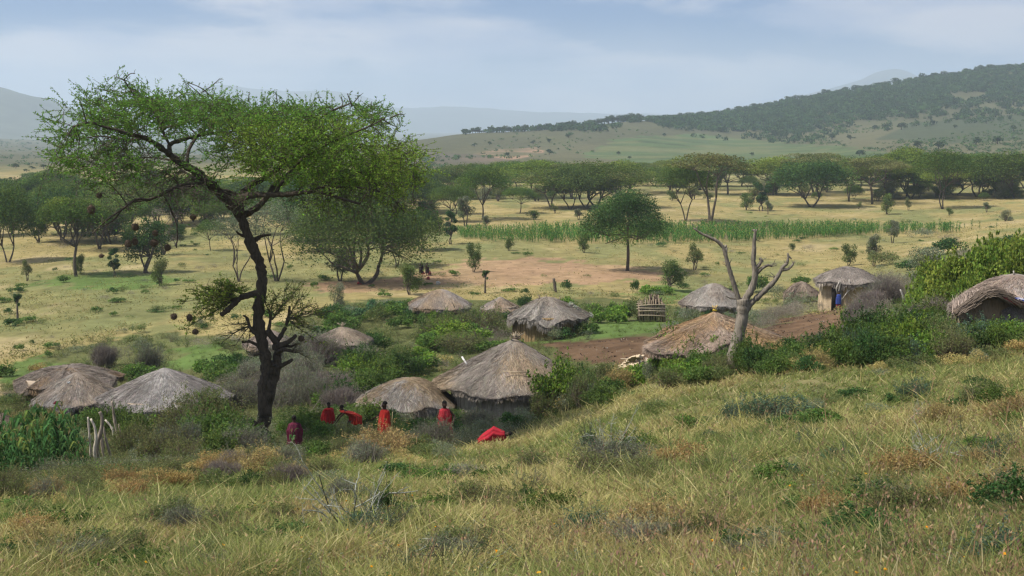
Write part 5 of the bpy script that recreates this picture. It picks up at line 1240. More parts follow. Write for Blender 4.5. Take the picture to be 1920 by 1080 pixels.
# growth against the hut walls
for hh_, lo, hi, f in ((h_low, -2.9, -.9, .8), (h_l1, -2.8, -.2, 1.0), (h_l2, -2.9, -.3, .7), (h_l3, -3.0, -.5, .8), (h_l4, -2.5, -.5, .9), (h_sm, -2.9, -1.5, .8), (h_b1, -2.9, -.3, .9), (h_b2, -2.9, -.3, 1.0), (h_b3, -1.5, -.2, .8), (h_b4, -2.9, -.3, .85), (h_or, -3.0, -.2, 1.0), (h_br, -2.6, -.6, .6), (h_big, -1.2, -.2, 1.0), (h_big, -2.9, -2.2, .6)):
    ob, Rx_, Ry_, ze_, zt_ = hh_
    for a in np.arange(lo, hi, .38):
        a = a + rng.normal() * .1; P = ground(ob.location.x + math.cos(a) * Rx_ * 1.06, ob.location.y + math.sin(a) * Ry_ * 1.1); x_, y_ = to_px(P); hm_ = max(.5, ze_) * f * rng.uniform(.6, 1.05)
        shrub(('olive', 'green', 'grey', 'bright', 'dark')[rng.choice(5, p=(.35, .25, .2, .1, .1))], x_, y_, rng.uniform(1.2, 2.2) * F / P.y, hm_ * F / P.y, P=P)
# the near slope
NEAR = 'shrubs on the near grass slope'
for x, y, k, w, h, lab in ((1468,790,'blue',150,70,'wide dark blue green shrub on the grass slope right of the dead tree'),(1540,800,'green',80,44,None),(1712,752,'blue',66,62,'taller grey green shrub on the upper right slope'),(1668,762,'dark',40,32,None),(1650,775,'grey',60,28,None),(1832,728,'dark',50,32,'small dark shrub alone near the top right of the grass slope'),
  (1765,800,'tan',110,60,None),(1850,760,'olive',120,60,'olive weedy shrub at the right edge of the slope'),(1900,800,'tan',110,90,'tall straw coloured weeds at the right edge'),(1150,880,'grey',150,84,'feathery grey green shrub in the middle of the grass slope'),(1105,850,'blue',60,54,None),(1215,900,'olive',130,64,None),
  (1270,875,'rust',130,66,'dark rusty shrub right of the feathery grey green one'),(1330,890,'olive',100,46,None),(1560,870,'blue',70,40,None),(722,975,'dark',64,84,'dark upright shrub among bare thorny stems on the left slope'),(690,1010,'blue',150,70,None),(800,910,'green',130,52,None),(870,900,'grey',130,44,None),(985,945,'dark',50,52,'small dark shrub left of centre low on the slope'),(950,960,'olive',110,54,None),
  (470,920,'dark',84,50,'dark shadowy weedy shrub below the acacia trunk'),(560,905,'olive',120,52,None),(870,1040,'olive',190,80,None),(1640,990,'olive',180,70,None),(1840,1060,'green',160,80,None),(420,1030,'olive',150,60,None),(250,1080,'green',190,60,None),(60,1010,'rust',130,66,None),(120,1075,'olive',150,60,None),(20,1060,'dark',120,60,None),(1700,900,'rust',150,80,None),(1560,940,'olive',110,50,None),(1440,1060,'tan',170,70,None)):
    S(k, x, y, w * 1.1, h * .8, lab, NEAR)
for x, y, k, w, h in ((1120,905,'olive',170,80),(1190,850,'green',120,50),(900,950,'olive',160,64),(820,960,'green',120,50),(1010,880,'olive',120,50),(760,1000,'olive',150,70),(560,1010,'olive',120,44),(330,980,'olive',130,40),(150,1040,'dark',150,56),(1800,960,'rust',160,84),(1880,940,'rust',150,90),(1760,1040,'tan',170,80),(1690,980,'tan',150,60),(1500,1040,'rust',120,50),(1900,1080,'green',160,90),(1230,1000,'olive',150,50),(1390,960,'olive',130,50)):
    S(k, x, y, w, h * .85, None, NEAR)
for x, y, w, h, v, lab in ((655,1000,230,150,1,'pale bare thorny stems sprawling over the left slope'),(700,1020,150,90,0,None),(860,1085,170,110,2,'dark thorny shrub at the bottom edge left of centre'),(770,1090,120,90,0,None),(1105,850,40,84,0,None),(990,930,90,64,0,None),(1150,860,110,90,1,None),(1590,880,80,60,0,'dark spiky thorn shrub on the right slope'),(1730,800,40,66,1,'bleached dead twigs standing on the right slope'),
  (1750,880,120,90,1,None),(1640,1060,90,84,0,None),(1560,1060,60,90,0,None),(1850,880,120,90,0,None),(1500,845,60,60,0,None),(1000,1060,90,50,0,None)):
    S('thorn', x, y, w, h, lab, NEAR, var=v)

for _ in range(230):
    x, y = rng.uniform(-20, 1940), rng.uniform(720, 1078); P = hit(x, y)
    if P is None or inside(BAND, P.x, P.y) or P.y > 60 or fbm(P.x / 4, P.y / 6, 75) < .40: continue
    w_ = rng.uniform(.4, 1.3) * F / P.y; S(('olive', 'green', 'grey', 'dark', 'tan', 'rust', 'blue')[rng.choice(7, p=(.38, .22, .13, .10, .10, .02, .05))], x, y, w_, w_ * rng.uniform(.26, .5), None, NEAR, P=P)
finish_shrubs()
# ---------------------------------------------------------------- maize
def maize(h=2.0, nl=11, lod=1, r=rng):
    b = MB(); G = np.array((.05, .115, .036))
    top = np.array([r.normal() * .05, r.normal() * .05, h]); b.tube([[0, 0, -.05], top * [.5, .5, .5], top], [.02, .016, .008], 4, (.12, .17, .06), False)
    for i in range(nl):
        z = h * (.12 + .8 * i / nl); a = i * 2.6 + r.normal() * .4; L = h * r.uniform(.34, .5); up = r.uniform(1.0, 2.0); seg = 5
        t = np.linspace(0, 1, seg)[:, None]; dirv = np.array([math.cos(a), math.sin(a), 0]); side = np.array([-math.sin(a), math.cos(a), 0])
        C = np.array([top[0] * z / h, top[1] * z / h, z]) + dirv * L * t * .62 + np.array([0, 0, 1]) * (up * L * t - L * .72 * up * t ** 2.6 - .25 * L * t ** 3)
        w = (np.sin(np.clip(t * 1.0 + .12, 0, 1) * math.pi) * .036 + .004) * h / 2 * 1.5
        V = np.stack([C - side * w - [0, 0, 0], C + [0, 0, -.012], C + side * w], 1).reshape(-1, 3)
        q = []
        for s in range(seg - 1): q += [[s * 3, s * 3 + 1, s * 3 + 4, s * 3 + 3], [s * 3 + 1, s * 3 + 2, s * 3 + 5, s * 3 + 4]]
        b.add(V, q, None, G * r.uniform(.7, 1.5) * (1 if r.random() > .08 else np.array([2.6, 1.5, 1.2])))
    for k in range(6): b.blades(top[None, :], top[None, :] + np.array([[r.normal() * .09, r.normal() * .09, .26]]), .02, np.zeros((1, 3)), np.array([[.30, .25, .11]]))
    return b
MZ = [maize(2.0, 11).mesh('maize_plant', M['leaf']) for _ in range(5)]
for i in range(74):
    x = rng.uniform(-20, 160); y = rng.uniform(858, 898) + (x < 60) * 8; P = hit(x, y); hp = rng.uniform(72, 112) * (1 if x < 120 else .85)
    o = link('maize_plant', MZ[i % 5], None, P, rng.uniform(0, 6.28), hp * P.y / F / 2.1); pend(o, 'tall green maize plant', 'maize plant', 'maize plants at the left edge', P)
P = hit(548, 868)
o = link('maize_plant', maize(2.0, 8).mesh('maize_plant', M['leaf']), None, P, 1.0, 60 * P.y / F / 2); tag(o, 'lone half yellow maize plant in front of the person in maroon', 'maize plant')
for x, y, hp in ((1762,430,22),(1822,432,22),(1836,431,16),(1868,431,14),(1888,430,8),(1808,432,14),(1856,432,8)):
    P = hit(x, y); o = link('maize_plant', MZ[rng.integers(0, 5)], None, P, rng.uniform(0, 6), hp * P.y / F / 2.1); pend(o, 'separate small maize plant at the thin right end of the row', 'maize plant', 'last maize plants at the end of the field', P)
def field():
    b = MB(); proto = [maize(2.0, 8) for _ in range(3)]
    pr = [(np.vstack(p.V), np.vstack(p.Q), np.vstack(p.C)) for p in proto]
    for i in range(3000):
        x = rng.uniform(858, 1800)
        y0 = np.interp(x, [858, 1000, 1300, 1500, 1620, 1800], [432, 430, 428, 427, 427, 433]); y1 = np.interp(x, [858, 930, 1200, 1400, 1560, 1620, 1800], [447, 455, 458, 455, 446, 441, 437])
        if x > 1640 and rng.random() < .5 + .4 * (1 if int(x / 9) % 3 == 0 else 0): continue
        P = hit(x, rng.uniform(y0 + 2, y1)); V, Q, C = pr[rng.integers(0, 3)]; s = rng.uniform(.62, 1.0) * (1.05 if x > 1000 else .85); a = rng.uniform(0, 6.28); ca, sa = math.cos(a), math.sin(a)
        W = V * s; W = np.stack([W[:, 0] * ca - W[:, 1] * sa, W[:, 0] * sa + W[:, 1] * ca, W[:, 2]], 1) + np.array(P); b.add(W, Q, None, C * [1.35, 1.3, .95] * rng.uniform(.8, 1.4))
    return b
o = link('maize_field', field().mesh('maize_field', M['leaf'])); tag(o, None, None, None, 'stuff')

# ---------------------------------------------------------------- posts, stick pen, poles, rubble
def one(name, fn, mat, label, cat, origin, group=None, smooth=False):
    b = MB(); fn(b)
    for v in b.V: v -= np.array(origin)
    o = link(name, b.mesh(name, M[mat], smooth), None, origin); return tag(o, label, cat, group)
def post(pts, r, label, col=(.27, .235, .19), name='fence_post', cat='post', group='crooked posts by the maize plants', mat='deadwood'):
    P0 = hit(pts[0][0], pts[0][1]); Y = P0.y; k = Y / F
    def fn(b):
        P = [np.array(at(x, y, Y)) for x, y in pts]; P[0][2] -= .15; P = np.array(P); n = len(P); t = np.linspace(0, n - 1, (n - 1) * 3 + 1)
        Q = np.stack([np.interp(t, range(n), P[:, k_]) for k_ in range(3)], 1); Q[1:-1] = (Q[:-2] + 2 * Q[1:-1] + Q[2:]) / 4
        b.tube(Q, np.linspace(r, r * .65, len(Q)) * k * (1 + .1 * rng.normal(size=len(Q))), 8, np.array(col) * rng.uniform(.85, 1.15))
    return one(name, fn, mat, label, cat, P0, group, True)
PST = [(((172,868),(170,850),(168,820),(166,795),(165,782)), 2.6, 'straight pale post leftmost of the crooked ones'), (((182,872),(176,845),(181,825),(178,800),(170,785)), 3.4, 'bent pale post second from the left of the crooked ones'),
 (((186,870),(180,835),(188,815),(192,795),(191,780),(187,772)), 4.4, 'thickest forked post in the middle of the crooked ones'), (((188,862),(196,850),(193,828),(186,812)), 3, 'short curved post leaning on the thickest one'), (((200,868),(192,848),(189,820)), 2.6, 'dark slanting post right of the thickest one'),
 (((211,866),(203,840),(197,818),(194,800)), 2.8, 'long leaning post sloping down to the right'), (((214,828),(212,805),(206,797),(197,787)), 2.8, 'pale post with a crooked arm at the top'), (((226,850),(221,820),(215,790),(212,765),(210,752)), 3.4, 'tallest upright grey post right of the crooked ones'),
 (((231,845),(227,815),(222,795)), 2.4, 'thin brown post beside the tallest grey one'), (((288,800),(292,785),(297,768)), 3, 'white leaning stake in front of the wide silver grey hut'), (((275,800),(274,785),(273,768)), 2.2, 'short grey stake left of the white leaning one'), (((319,790),(318,765),(318,742)), 2.6, 'dark stake against the wide silver grey roof'), (((302,770),(303,755),(304,744)), 2.6, 'thin pale stake against the wide silver grey roof'),
 (((134,790),(135,760),(136,735)), 2, 'dark upright stick in front of the dark grey hut'), (((150,785),(147,755),(143,738)), 2, 'second dark stick leaning left in front of the dark grey hut'), (((134,786),(142,774),(150,765),(160,778),(166,790)), 2.2, 'pale forked stick below the dark grey hut'), (((88,776),(86,765)), 2.2, 'short pinkish stake at the eave of the dark grey hut')]
for pts, r, lab in PST: post(pts, r, lab, col=(.46, .41, .34) if 'pale' in lab or 'white' in lab else (.27, .225, .18))
post(((1588,672),(1586,650),(1582,630),(1580,610)), 3.6, 'dark charred stump pole in the green thicket right of the dead tree', (.075, .065, .06), 'stump', 'stump', None)
post(((1042,548),(1040,535),(1038,522)), 3, 'thin dark stump on the plain behind the shaggy pale roof', (.11, .09, .07), 'stump', 'stump', None)
post(((1210,578),(1208,560)), 1.6, 'small bare stake in the grass above the stick pen', (.2, .17, .13), 'stake', 'stake', None)
post(((1676,562),(1672,545),(1664,533),(1657,528)), 2.4, 'dark bare branch sticking up behind the grey thorn fence', (.12, .09, .075), 'branch', 'branch', None)
post(((1697,566),(1692,552),(1688,543)), 2.2, 'pale bare branch leaning behind the grey thorn fence', (.4, .37, .34), 'branch', 'branch', None)
post(((1612,602),(1609,590),(1606,580)), 1.8, 'white stick standing at the edge of the dirt yard', (.6, .58, .54), 'stick', 'stick', None)
post(((1490,578),(1498,570),(1505,577),(1509,584)), 1.4, 'pale fallen branch before the collapsed brown hut', (.45, .42, .37), 'branch', 'branch', None)
post(((903,690),(899,680),(893,670)), 2, 'dark forked dead twig in scrub left of the dirt yard', (.09,.075,.06), 'branch', 'branch', None) if False else None
post(((900,652),(896,640),(893,632),(890,622)), 2.0, 'dark bare twig standing below the olive bush mound', (.09, .075, .06), 'branch', 'branch', None)
post(((1388,820),(1393,800),(1388,775),(1380,745)), 1.0, 'tall thin yellow stalk bending over the grass slope', (.42, .40, .12), 'grass_stalk', 'stalk', None, 'twig')
post(((912,866),(925,863),(934,866)), 2.0, 'white fallen stick lying in the grass below the lying person', (.68, .64, .60), 'stick', 'stick', None)
# stick pen
def pen(b):
    P0 = hit(1222, 604); Y = P0.y; k = Y / F
    def p(x, y, d=0): return np.array([at(x, y, Y).x, Y + d, at(x, y, Y).z])
    for side, dz in ((0, 0), (1.6, -2)):
        for x in np.arange(1200, 1247, 3.1):
            top = np.interp(x, [1200, 1215, 1232, 1247], [568, 566, 556, 572]) + rng.uniform(-4, 4) + dz
            b.tube([p(x + rng.normal(), 606, side), p(x + rng.normal(), (606 + top) / 2, side), p(x + rng.normal() * 1.5, top, side)], rng.uniform(.03, .06), 5, np.array((.23, .18, .125)) * rng.uniform(.5, 1.3))
        for y in (572, 577, 584, 592): b.tube([p(1197, y + rng.normal() + (2 if y < 575 else 0), side - .05), p(1222, y + rng.normal(), side - .05), p(1249, y + rng.normal(), side - .05)], .045, 5, (.30, .25, .18))
    for d in np.linspace(0, 1.6, 6):
        for x in (1200, 1246): b.tube([p(x, 606, d), p(x, 572, d)], .045, 5, (.16, .125, .09))
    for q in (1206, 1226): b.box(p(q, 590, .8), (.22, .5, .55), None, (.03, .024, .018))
    for _ in range(30): 
        x = rng.uniform(1218, 1240); b.tube([p(x, 575 + rng.normal() * 3, rng.uniform(0, 1.6)), p(x + rng.normal() * 4, rng.uniform(553, 564), rng.uniform(0, 1.6))], .04, 4, np.array((.10, .075, .055)) * rng.uniform(.5, 1.5))
one('stick_pen', pen, 'twig', 'small open pen of upright sticks beside the lush green grass', 'animal pen', hit(1222, 604)); LAND.append((1222, 580, 'the stick pen'))
# pale sheet heap and rubbish left of the orange hut
Ph = hit(1192, 700); LAND.append((1195, 680, 'the pale crumpled sheet'))
def sheet(b):
    U, Vv = np.meshgrid(np.linspace(0, 1, 44), np.linspace(0, 1, 22)); k = Ph.y / F
    X = (U - .5) * 70 * k + .5 * (Vv - .5); Y = Ph.y + (Vv - .5) * 2.0 + .3 * np.sin(U * 9)
    up = 50 * k * (.35 + .65 * np.sin(np.clip(U * .9 + .08, 0, 1) * math.pi)) * np.sin(np.clip(Vv * .75 + .12, 0, 1) * math.pi)
    rid = np.abs(fbm(U * 7 + Vv * 3, Vv * 4 + U * 2, 301) - .5) * 1.3 + np.abs(fbm(U * 16, Vv * 9, 302) - .5) * .5
    X = X + at(1190, 680, Ph.y).x; X += (fbm(U * 4, Vv * 4, 303) - .5) * .5; Zz = H(X, Y) + .02 + up * .75 - rid * .42 * (up / up.max())
    hole = (fbm(U * 5, Vv * 4, 304) > .40) & ((U - .5) ** 2 * 4 + (Vv - .5) ** 2 * 4 < 1.05 + .3 * fbm(U * 8, Vv * 8, 305)); i = np.arange(U.size).reshape(U.shape)
    Q = np.stack([i[:-1, :-1], i[:-1, 1:], i[1:, 1:], i[1:, :-1]], -1).reshape(-1, 4); Q = Q[hole.ravel()[Q].all(1)]
    b.add(np.stack([X, Y, Zz], -1).reshape(-1, 3), Q, None, np.array((.50, .40, .27)) * (.75 + .5 * fbm(U * 9, Vv * 9, 306).reshape(-1, 1)))
o = one('sheet', sheet, 'tarp', 'pale crumpled sheet heaped left of the orange brown hut', 'sheet', Ph, None, True); _m = o.modifiers.new('thick', 'SOLIDIFY'); _m.thickness = .03
def rub(b):
    n = 260; C = np.stack([rng.uniform(1190, 1240, n), rng.uniform(672, 700, n)], 1); W = np.array([np.array(at(x, y, Ph.y + rng.normal() * .3)) for x, y in C]); W[:, 2] = np.minimum(W[:, 2], H(W[:, 0], W[:, 1]) + .75)
    b.leaves(W, rng.uniform(.06, .2, n), rng.uniform(.04, .1, n), None, np.array((.30, .28, .25)) * rng.uniform(.3, 1.7, (n, 1)), .3)
    for _ in range(14): 
        p = W[rng.integers(0, n)]; b.tube([p, p + rng.normal(size=3) * [.4, .3, .08]], .02, 4, (.42, .36, .27))
o = one('rubbish_heap', rub, 'tarp', None, None, Ph); tag(o, None, None, None, 'stuff')
# ---------------------------------------------------------------- people
def skin_body(name, J, E, Rd, parent=None, root='pelvis'):
    """one continuous body: joints J, bones E, radius per joint"""
    keys = list(J); ix = {k: i for i, k in enumerate(keys)}
    me = bpy.data.meshes.new(name); me.from_pydata([tuple(J[k]) for k in keys], [(ix[a], ix[b_]) for a, b_ in E], []); me.update()
    o = bpy.data.objects.new(name, me); COL.objects.link(o)
    md = o.modifiers.new('Skin', 'SKIN'); md.use_smooth_shade = True; md.branch_smoothing = .4
    lay = me.skin_vertices[0].data
    for k in keys:
        r_ = Rd[k]; lay[ix[k]].radius = r_ if hasattr(r_, '__len__') else (r_, r_)
        lay[ix[k]].use_root = (k == root)
    sb = o.modifiers.new('Sub', 'SUBSURF'); sb.levels = 2; sb.render_levels = 2
    me.materials.append(M['skin']); return o
def V3(*a): return np.array(a, float)
def figure(h=1.72, lean=0.0, armL=None, armR=None, legL=None, legR=None, head=(0, 0), hip=None, spine=None):
    """joints in metres, person faces -y; arms / legs are lists of joint positions"""
    s = h / 1.72; J = {}; Rd = {}; E = []
    hip = V3(0, 0, .94) if hip is None else V3(*hip)
    sp = V3(0, -math.sin(lean), math.cos(lean)) if spine is None else V3(*spine) / np.linalg.norm(spine)
    J['pelvis'] = hip; J['waist'] = hip + sp * .16; J['chest'] = hip + sp * .38; J['collar'] = hip + sp * .50; J['neck'] = hip + sp * .555
    hd = V3(head[0] * .06, head[1] * .06 - .015, 1); hd = hd * .5 + sp * .5; hd /= np.linalg.norm(hd)
    J['jaw'] = J['neck'] + hd * .075 + V3(0, -.02, 0); J['brow'] = J['neck'] + hd * .15 + V3(0, -.008, 0); J['crown'] = J['neck'] + hd * .225 + V3(0, .01, 0)
    J['nose'] = J['brow'] + V3(0, -.125, -.022)
    Rd.update(pelvis=(.13, .10), waist=(.11, .085), chest=(.135, .10), collar=(.10, .075), neck=.062, jaw=(.074, .084), brow=(.094, .112), crown=(.074, .09), nose=.012)
    E += [('pelvis', 'waist'), ('waist', 'chest'), ('chest', 'collar'), ('collar', 'neck'), ('neck', 'jaw'), ('jaw', 'brow'), ('brow', 'crown'), ('brow', 'nose')]
    for sd, nm, arm, leg in ((-1, 'l', armL, legL), (1, 'r', armR, legR)):
        J['ear' + nm] = J['brow'] + V3(sd * .098, .01, -.02); Rd['ear' + nm] = (.01, .02); E.append(('brow', 'ear' + nm))
        sh = J['collar'] + V3(sd * .175, 0, -.03 * sp[2])
        arm = arm or [sh + V3(sd * .05, .02, -.29), sh + V3(sd * .04, -.06, -.54)]
        el, wr = [np.array(a, float) for a in arm]
        hip_ = J['pelvis'] + V3(sd * .085, 0, -.04)
        leg = leg or [V3(sd * .10, -.02, .50), V3(sd * .11, .02, .085), V3(sd * .12, -.15, .03)]
        kn, an, to = [np.array(a, float) for a in leg]
        for k, p, r_ in (('sho', sh, .058), ('elb', el, .04), ('wri', wr, (.025, .03)), ('hip', hip_, .085), ('kne', kn, .056), ('ank', an, .038), ('ball', to * .8 + an * .2 - V3(0, 0, .01), (.04, .026)), ('toe', to, (.032, .018))): J[k + nm] = p; Rd[k + nm] = r_
        J['heel' + nm] = an + V3(0, .045, -.05); Rd['heel' + nm] = .03
        d = (wr - el) / np.linalg.norm(wr - el); side = np.cross(d, V3(0, 1, .1)); side /= np.linalg.norm(side); nrm = np.cross(d, side)
        palm = wr + d * .06; J['palm' + nm] = palm; Rd['palm' + nm] = (.034, .015)
        E += [('collar', 'sho' + nm), ('sho' + nm, 'elb' + nm), ('elb' + nm, 'wri' + nm), ('wri' + nm, 'palm' + nm), ('pelvis', 'hip' + nm), ('hip' + nm, 'kne' + nm), ('kne' + nm, 'ank' + nm), ('ank' + nm, 'ball' + nm), ('ball' + nm, 'toe' + nm), ('ank' + nm, 'heel' + nm)]
        for i, (o_, L) in enumerate(((-.03, .072), (-.011, .082), (.01, .076), (.03, .058))):
            a1 = palm + d * .04 + side * o_; a2 = a1 + d * L * .55 + nrm * .008; a3 = a2 + d * L * .38 + nrm * .022
            for q, (p, r_) in enumerate(((a1, .0095), (a2, .0088), (a3, .007))): J['f%d%d%s' % (i, q, nm)] = p; Rd['f%d%d%s' % (i, q, nm)] = r_
            E += [('palm' + nm, 'f%d0%s' % (i, nm)), ('f%d0%s' % (i, nm), 'f%d1%s' % (i, nm)), ('f%d1%s' % (i, nm), 'f%d2%s' % (i, nm))]
        t1 = wr + d * .035 - side * .035; t2 = t1 + d * .035 - side * .022 + nrm * .01
        J['t1' + nm] = t1; J['t2' + nm] = t2; Rd['t1' + nm] = .011; Rd['t2' + nm] = .009; E += [('wri' + nm, 't1' + nm), ('t1' + nm, 't2' + nm)]
    for k in J: J[k] = J[k] * s
    for k in Rd: Rd[k] = tuple(x * s for x in Rd[k]) if hasattr(Rd[k], '__len__') else Rd[k] * s
    return J, E, Rd
def wrap(name, rings, col, parent, fold=9, seed=0, col2=None, close=False):
    """draped cloth: rings of (centre, half width, half depth); folds deepen downwards"""
    NA = 48; V = []; C = []
    T = len(rings) - 1; sub = 5
    for i in range(T * sub + 1):
        t = i / sub; k = min(int(t), T - 1); f = t - k; f2 = f * f * (3 - 2 * f)
        c = np.array(rings[k][0]) * (1 - f2) + np.array(rings[k + 1][0]) * f2; rx = rings[k][1] * (1 - f2) + rings[k + 1][1] * f2; ry = rings[k][2] * (1 - f2) + rings[k + 1][2] * f2
        g = i / (T * sub)
        for j in range(NA):
            a = j / NA * 2 * math.pi; w = 1 + .05 * math.sin(7 * a + 9 * g + seed) * math.sin(11 * g + seed) + (.03 + .10 * g) * math.sin(fold * a + 2.5 * math.sin(2 * a + seed) + g * 2) + .05 * math.sin(3 * a + seed)
            V.append(c + V3(math.cos(a) * rx * w, math.sin(a) * ry * w, .025 * math.sin(5 * a + seed) * g * (i == T * sub)))
            C.append(np.array(col if not col2 or (int(a * 5) + i // 3) % 2 else col2))
    Q = []
    for i in range(T * sub):
        for j in range(NA): Q.append([i * NA + j, i * NA + (j + 1) % NA, (i + 1) * NA + (j + 1) % NA, (i + 1) * NA + j])
    b = MB(); b.add(np.array(V), Q, None, np.array(C))
    o = link(name, b.mesh(name, M['cloth'], True), parent)
    so = o.modifiers.new('thick', 'SOLIDIFY'); so.thickness = .012
    return o
def hair_cap(J, parent, r=.083, s=1.0, lift=0.0):
    b = MB(); c = J['brow'] * .45 + J['crown'] * .55 + V3(0, .022, .01) + V3(0, 0, lift); NA, NR = 18, 8
    t = np.linspace(.01, 1.75, NR); a = np.linspace(0, 2 * math.pi, NA, endpoint=False); Tt, Aa = np.meshgrid(t, a, indexing='ij')
    V = np.stack([np.sin(Tt) * np.cos(Aa) * r * .98, np.sin(Tt) * np.sin(Aa) * r * 1.12, np.cos(Tt) * r * 1.05], -1).reshape(-1, 3) * s * 1.14 + c
    i = np.arange(NR - 1)[:, None] * NA; j = np.arange(NA)[None, :]; j2 = (j + 1) % NA
    b.add(V, np.stack([i + j, i + NA + j, i + NA + j2, i + j2], -1).reshape(-1, 4), None, (.01, .01, .01)); o = link('hair', b.mesh('hair', M['hair'], True), parent)
    so = o.modifiers.new('thick', 'SOLIDIFY'); so.thickness = .015
def person(px, py, h, label, rz=0, P=None, **kw):
    P = P or hit(px, py); J, E, Rd = figure(h, **kw); o = skin_body('person', J, E, Rd); o.location = P; o.rotation_euler[2] = rz
    tag(o, label, 'person'); hair_cap(J, o, .083 * h / 1.72); LAND.append((px, py - 30, label)) if False else None
    return o, J, h / 1.72
RED = (.32, .02, .022); RED2 = (.30, .018, .028); MAR = (.085, .012, .03); SCAR = (.34, .02, .016)
# standing in front of the largest hut: red shawl over dark cloth
Pp = hit(834, 838); hh = 87 * Pp.y / F
o, J, s = person(834, 838, hh, 'person standing in a red shawl over dark cloth, in front of the largest hut', rz=.15, P=Pp, legL=[(-.11, -.05, .5), (-.13, .05, .085), (-.15, -.12, .03)], legR=[(.13, -.1, .51), (.16, -.14, .085), (.18, -.31, .03)], armR=[(.38, -.04, 1.18), (.30, -.26, 1.02)], armL=[(-.30, .0, 1.13), (-.2, -.26, 1.02)])
wrap('shawl', [((0, 0, 1.49 * s), .075 * s, .07 * s), ((0, 0, 1.42 * s), .20 * s, .125 * s), ((0, -.01, 1.2 * s), .25 * s, .18 * s), ((0, -.02, .98 * s), .23 * s, .18 * s), ((0, -.02, .84 * s), .26 * s, .19 * s)], RED2, o, seed=1, col2=(.36, .03, .04))
wrap('wrap_cloth', [((0, 0, .9 * s), .19 * s, .15 * s), ((0, -.03, .6 * s), .23 * s, .18 * s), ((.02, -.05, .34 * s), .27 * s, .2 * s)], (.022, .016, .022), o, seed=2)
b = MB()
for sd in (-1, 1): b.tube([[sd * .2 * s, -.12 * s, .82 * s], [sd * .25 * s, -.12 * s, .5 * s], [sd * .28 * s, -.08 * s, .27 * s]], [.06 * s, .07 * s, .08 * s], 8, (.24, .02, .025))
link('cloth_end', b.mesh('cloth_end', M['cloth'], True), o)
# turned person in bright red with a stick
Pp = hit(722, 838); hh = 86 * Pp.y / F
o, J, s = person(722, 838, hh, 'person in a bright red robe turned left, holding a pale stick', rz=-.9, P=Pp, armL=[(-.36, -.06, 1.16), (-.34, -.30, 1.10)])
wrap('robe', [((.03, 0, 1.47 * s), .08 * s, .07 * s), ((.03, 0, 1.40 * s), .20 * s, .125 * s), ((0, 0, 1.15 * s), .23 * s, .17 * s), ((0, -.02, .85 * s), .25 * s, .19 * s), ((0, -.02, .55 * s), .29 * s, .22 * s)], SCAR, o, seed=3, col2=(.42, .03, .022))
Yq = Pp.y - .25
one('walking_stick', lambda b: b.tube([np.array(at(735, 800, Yq)) - [0, 0, .6], np.array(at(735, 790, Yq)), np.array(at(736, 772, Yq))], .014, 6, (.48, .38, .2)), 'twig', 'pale stick held by the person in bright red', 'stick', at(735, 800, Yq))
# back view in maroon
Pp = hit(553, 858); hh = 80 * Pp.y / F
o, J, s = person(553, 858, hh, 'person in a maroon cloth seen from behind right of the acacia trunk', rz=math.pi + .2, P=Pp, armL=[(-.30, .0, 1.15), (-.26, -.2, 1.02)], armR=[(.30, .0, 1.15), (.26, -.2, 1.02)])
wrap('robe', [((0, 0, 1.48 * s), .08 * s, .07 * s), ((0, 0, 1.41 * s), .23 * s, .13 * s), ((0, 0, 1.18 * s), .31 * s, .19 * s), ((0, 0, .85 * s), .28 * s, .2 * s), ((0, 0, .5 * s), .3 * s, .22 * s)], MAR, o, seed=4)
# two bending in the scrub by the low hut
Pp = hit(616, 814); k = Pp.y / F
o, J, s = person(616, 814, 62 * k, 'person in red sitting in the scrub left of the low rounded hut', rz=.7, P=Pp, hip=(0, .1, .92), lean=.3)
wrap('robe', [((0, -.06, 1.44 * s), .08 * s, .07 * s), ((0, -.04, 1.38 * s), .26 * s, .16 * s), ((0, .03, 1.1 * s), .33 * s, .24 * s), ((0, .05, .6 * s), .38 * s, .3 * s)], RED, o, seed=5)
Pp = hit(654, 814); k = Pp.y / F
o, J, s = person(654, 814, 70 * k, 'person in red bending low beside the left end of the low rounded hut', rz=-1.3, P=Pp, hip=(0, .25, .88), spine=(0, -.8, .45), armL=[(-.2, -.45, .85), (-.18, -.6, .62)], armR=[(.2, -.45, .85), (.18, -.6, .62)])
wrap('robe', [((0, -.30, 1.17 * s), .10 * s, .09 * s), ((0, -.16, 1.1 * s), .24 * s, .2 * s), ((0, .1, 1.0 * s), .25 * s, .24 * s), ((0, .3, .85 * s), .26 * s, .27 * s), ((0, .3, .5 * s), .3 * s, .27 * s)], SCAR, o, seed=6, col2=(.40, .05, .03))
# lying under a red cloth on the grass
Pp = hit(908, 836); k = Pp.y / F
o = None
J, E, Rd = figure(1.45, legL=[(-.12, -.30, .62), (-.12, -.02, .42), (-.12, -.1, .33)], legR=[(.10, -.34, .60), (.12, -.04, .40), (.12, -.12, .31)])
o = skin_body('person', J, E, Rd); o.location = Pp + Vector((-.46, 0, .16)) ; o.rotation_euler = (R(8), R(76), R(0)); tag(o, 'person lying on the grass covered by a red cloth, head to the right', 'person'); hair_cap(J, o, .075)
wrap('blanket', [((0, 0, 1.27), .10, .10), ((.0, 0, 1.15), .19, .17), ((-.10, -.02, .92), .26, .2), ((-.02, -.12, .72), .26, .26), ((.0, -.16, .5), .2, .26), ((.06, -.1, .28), .12, .16)], (.33, .018, .03), o, seed=7, fold=13, col2=(.27, .014, .024))
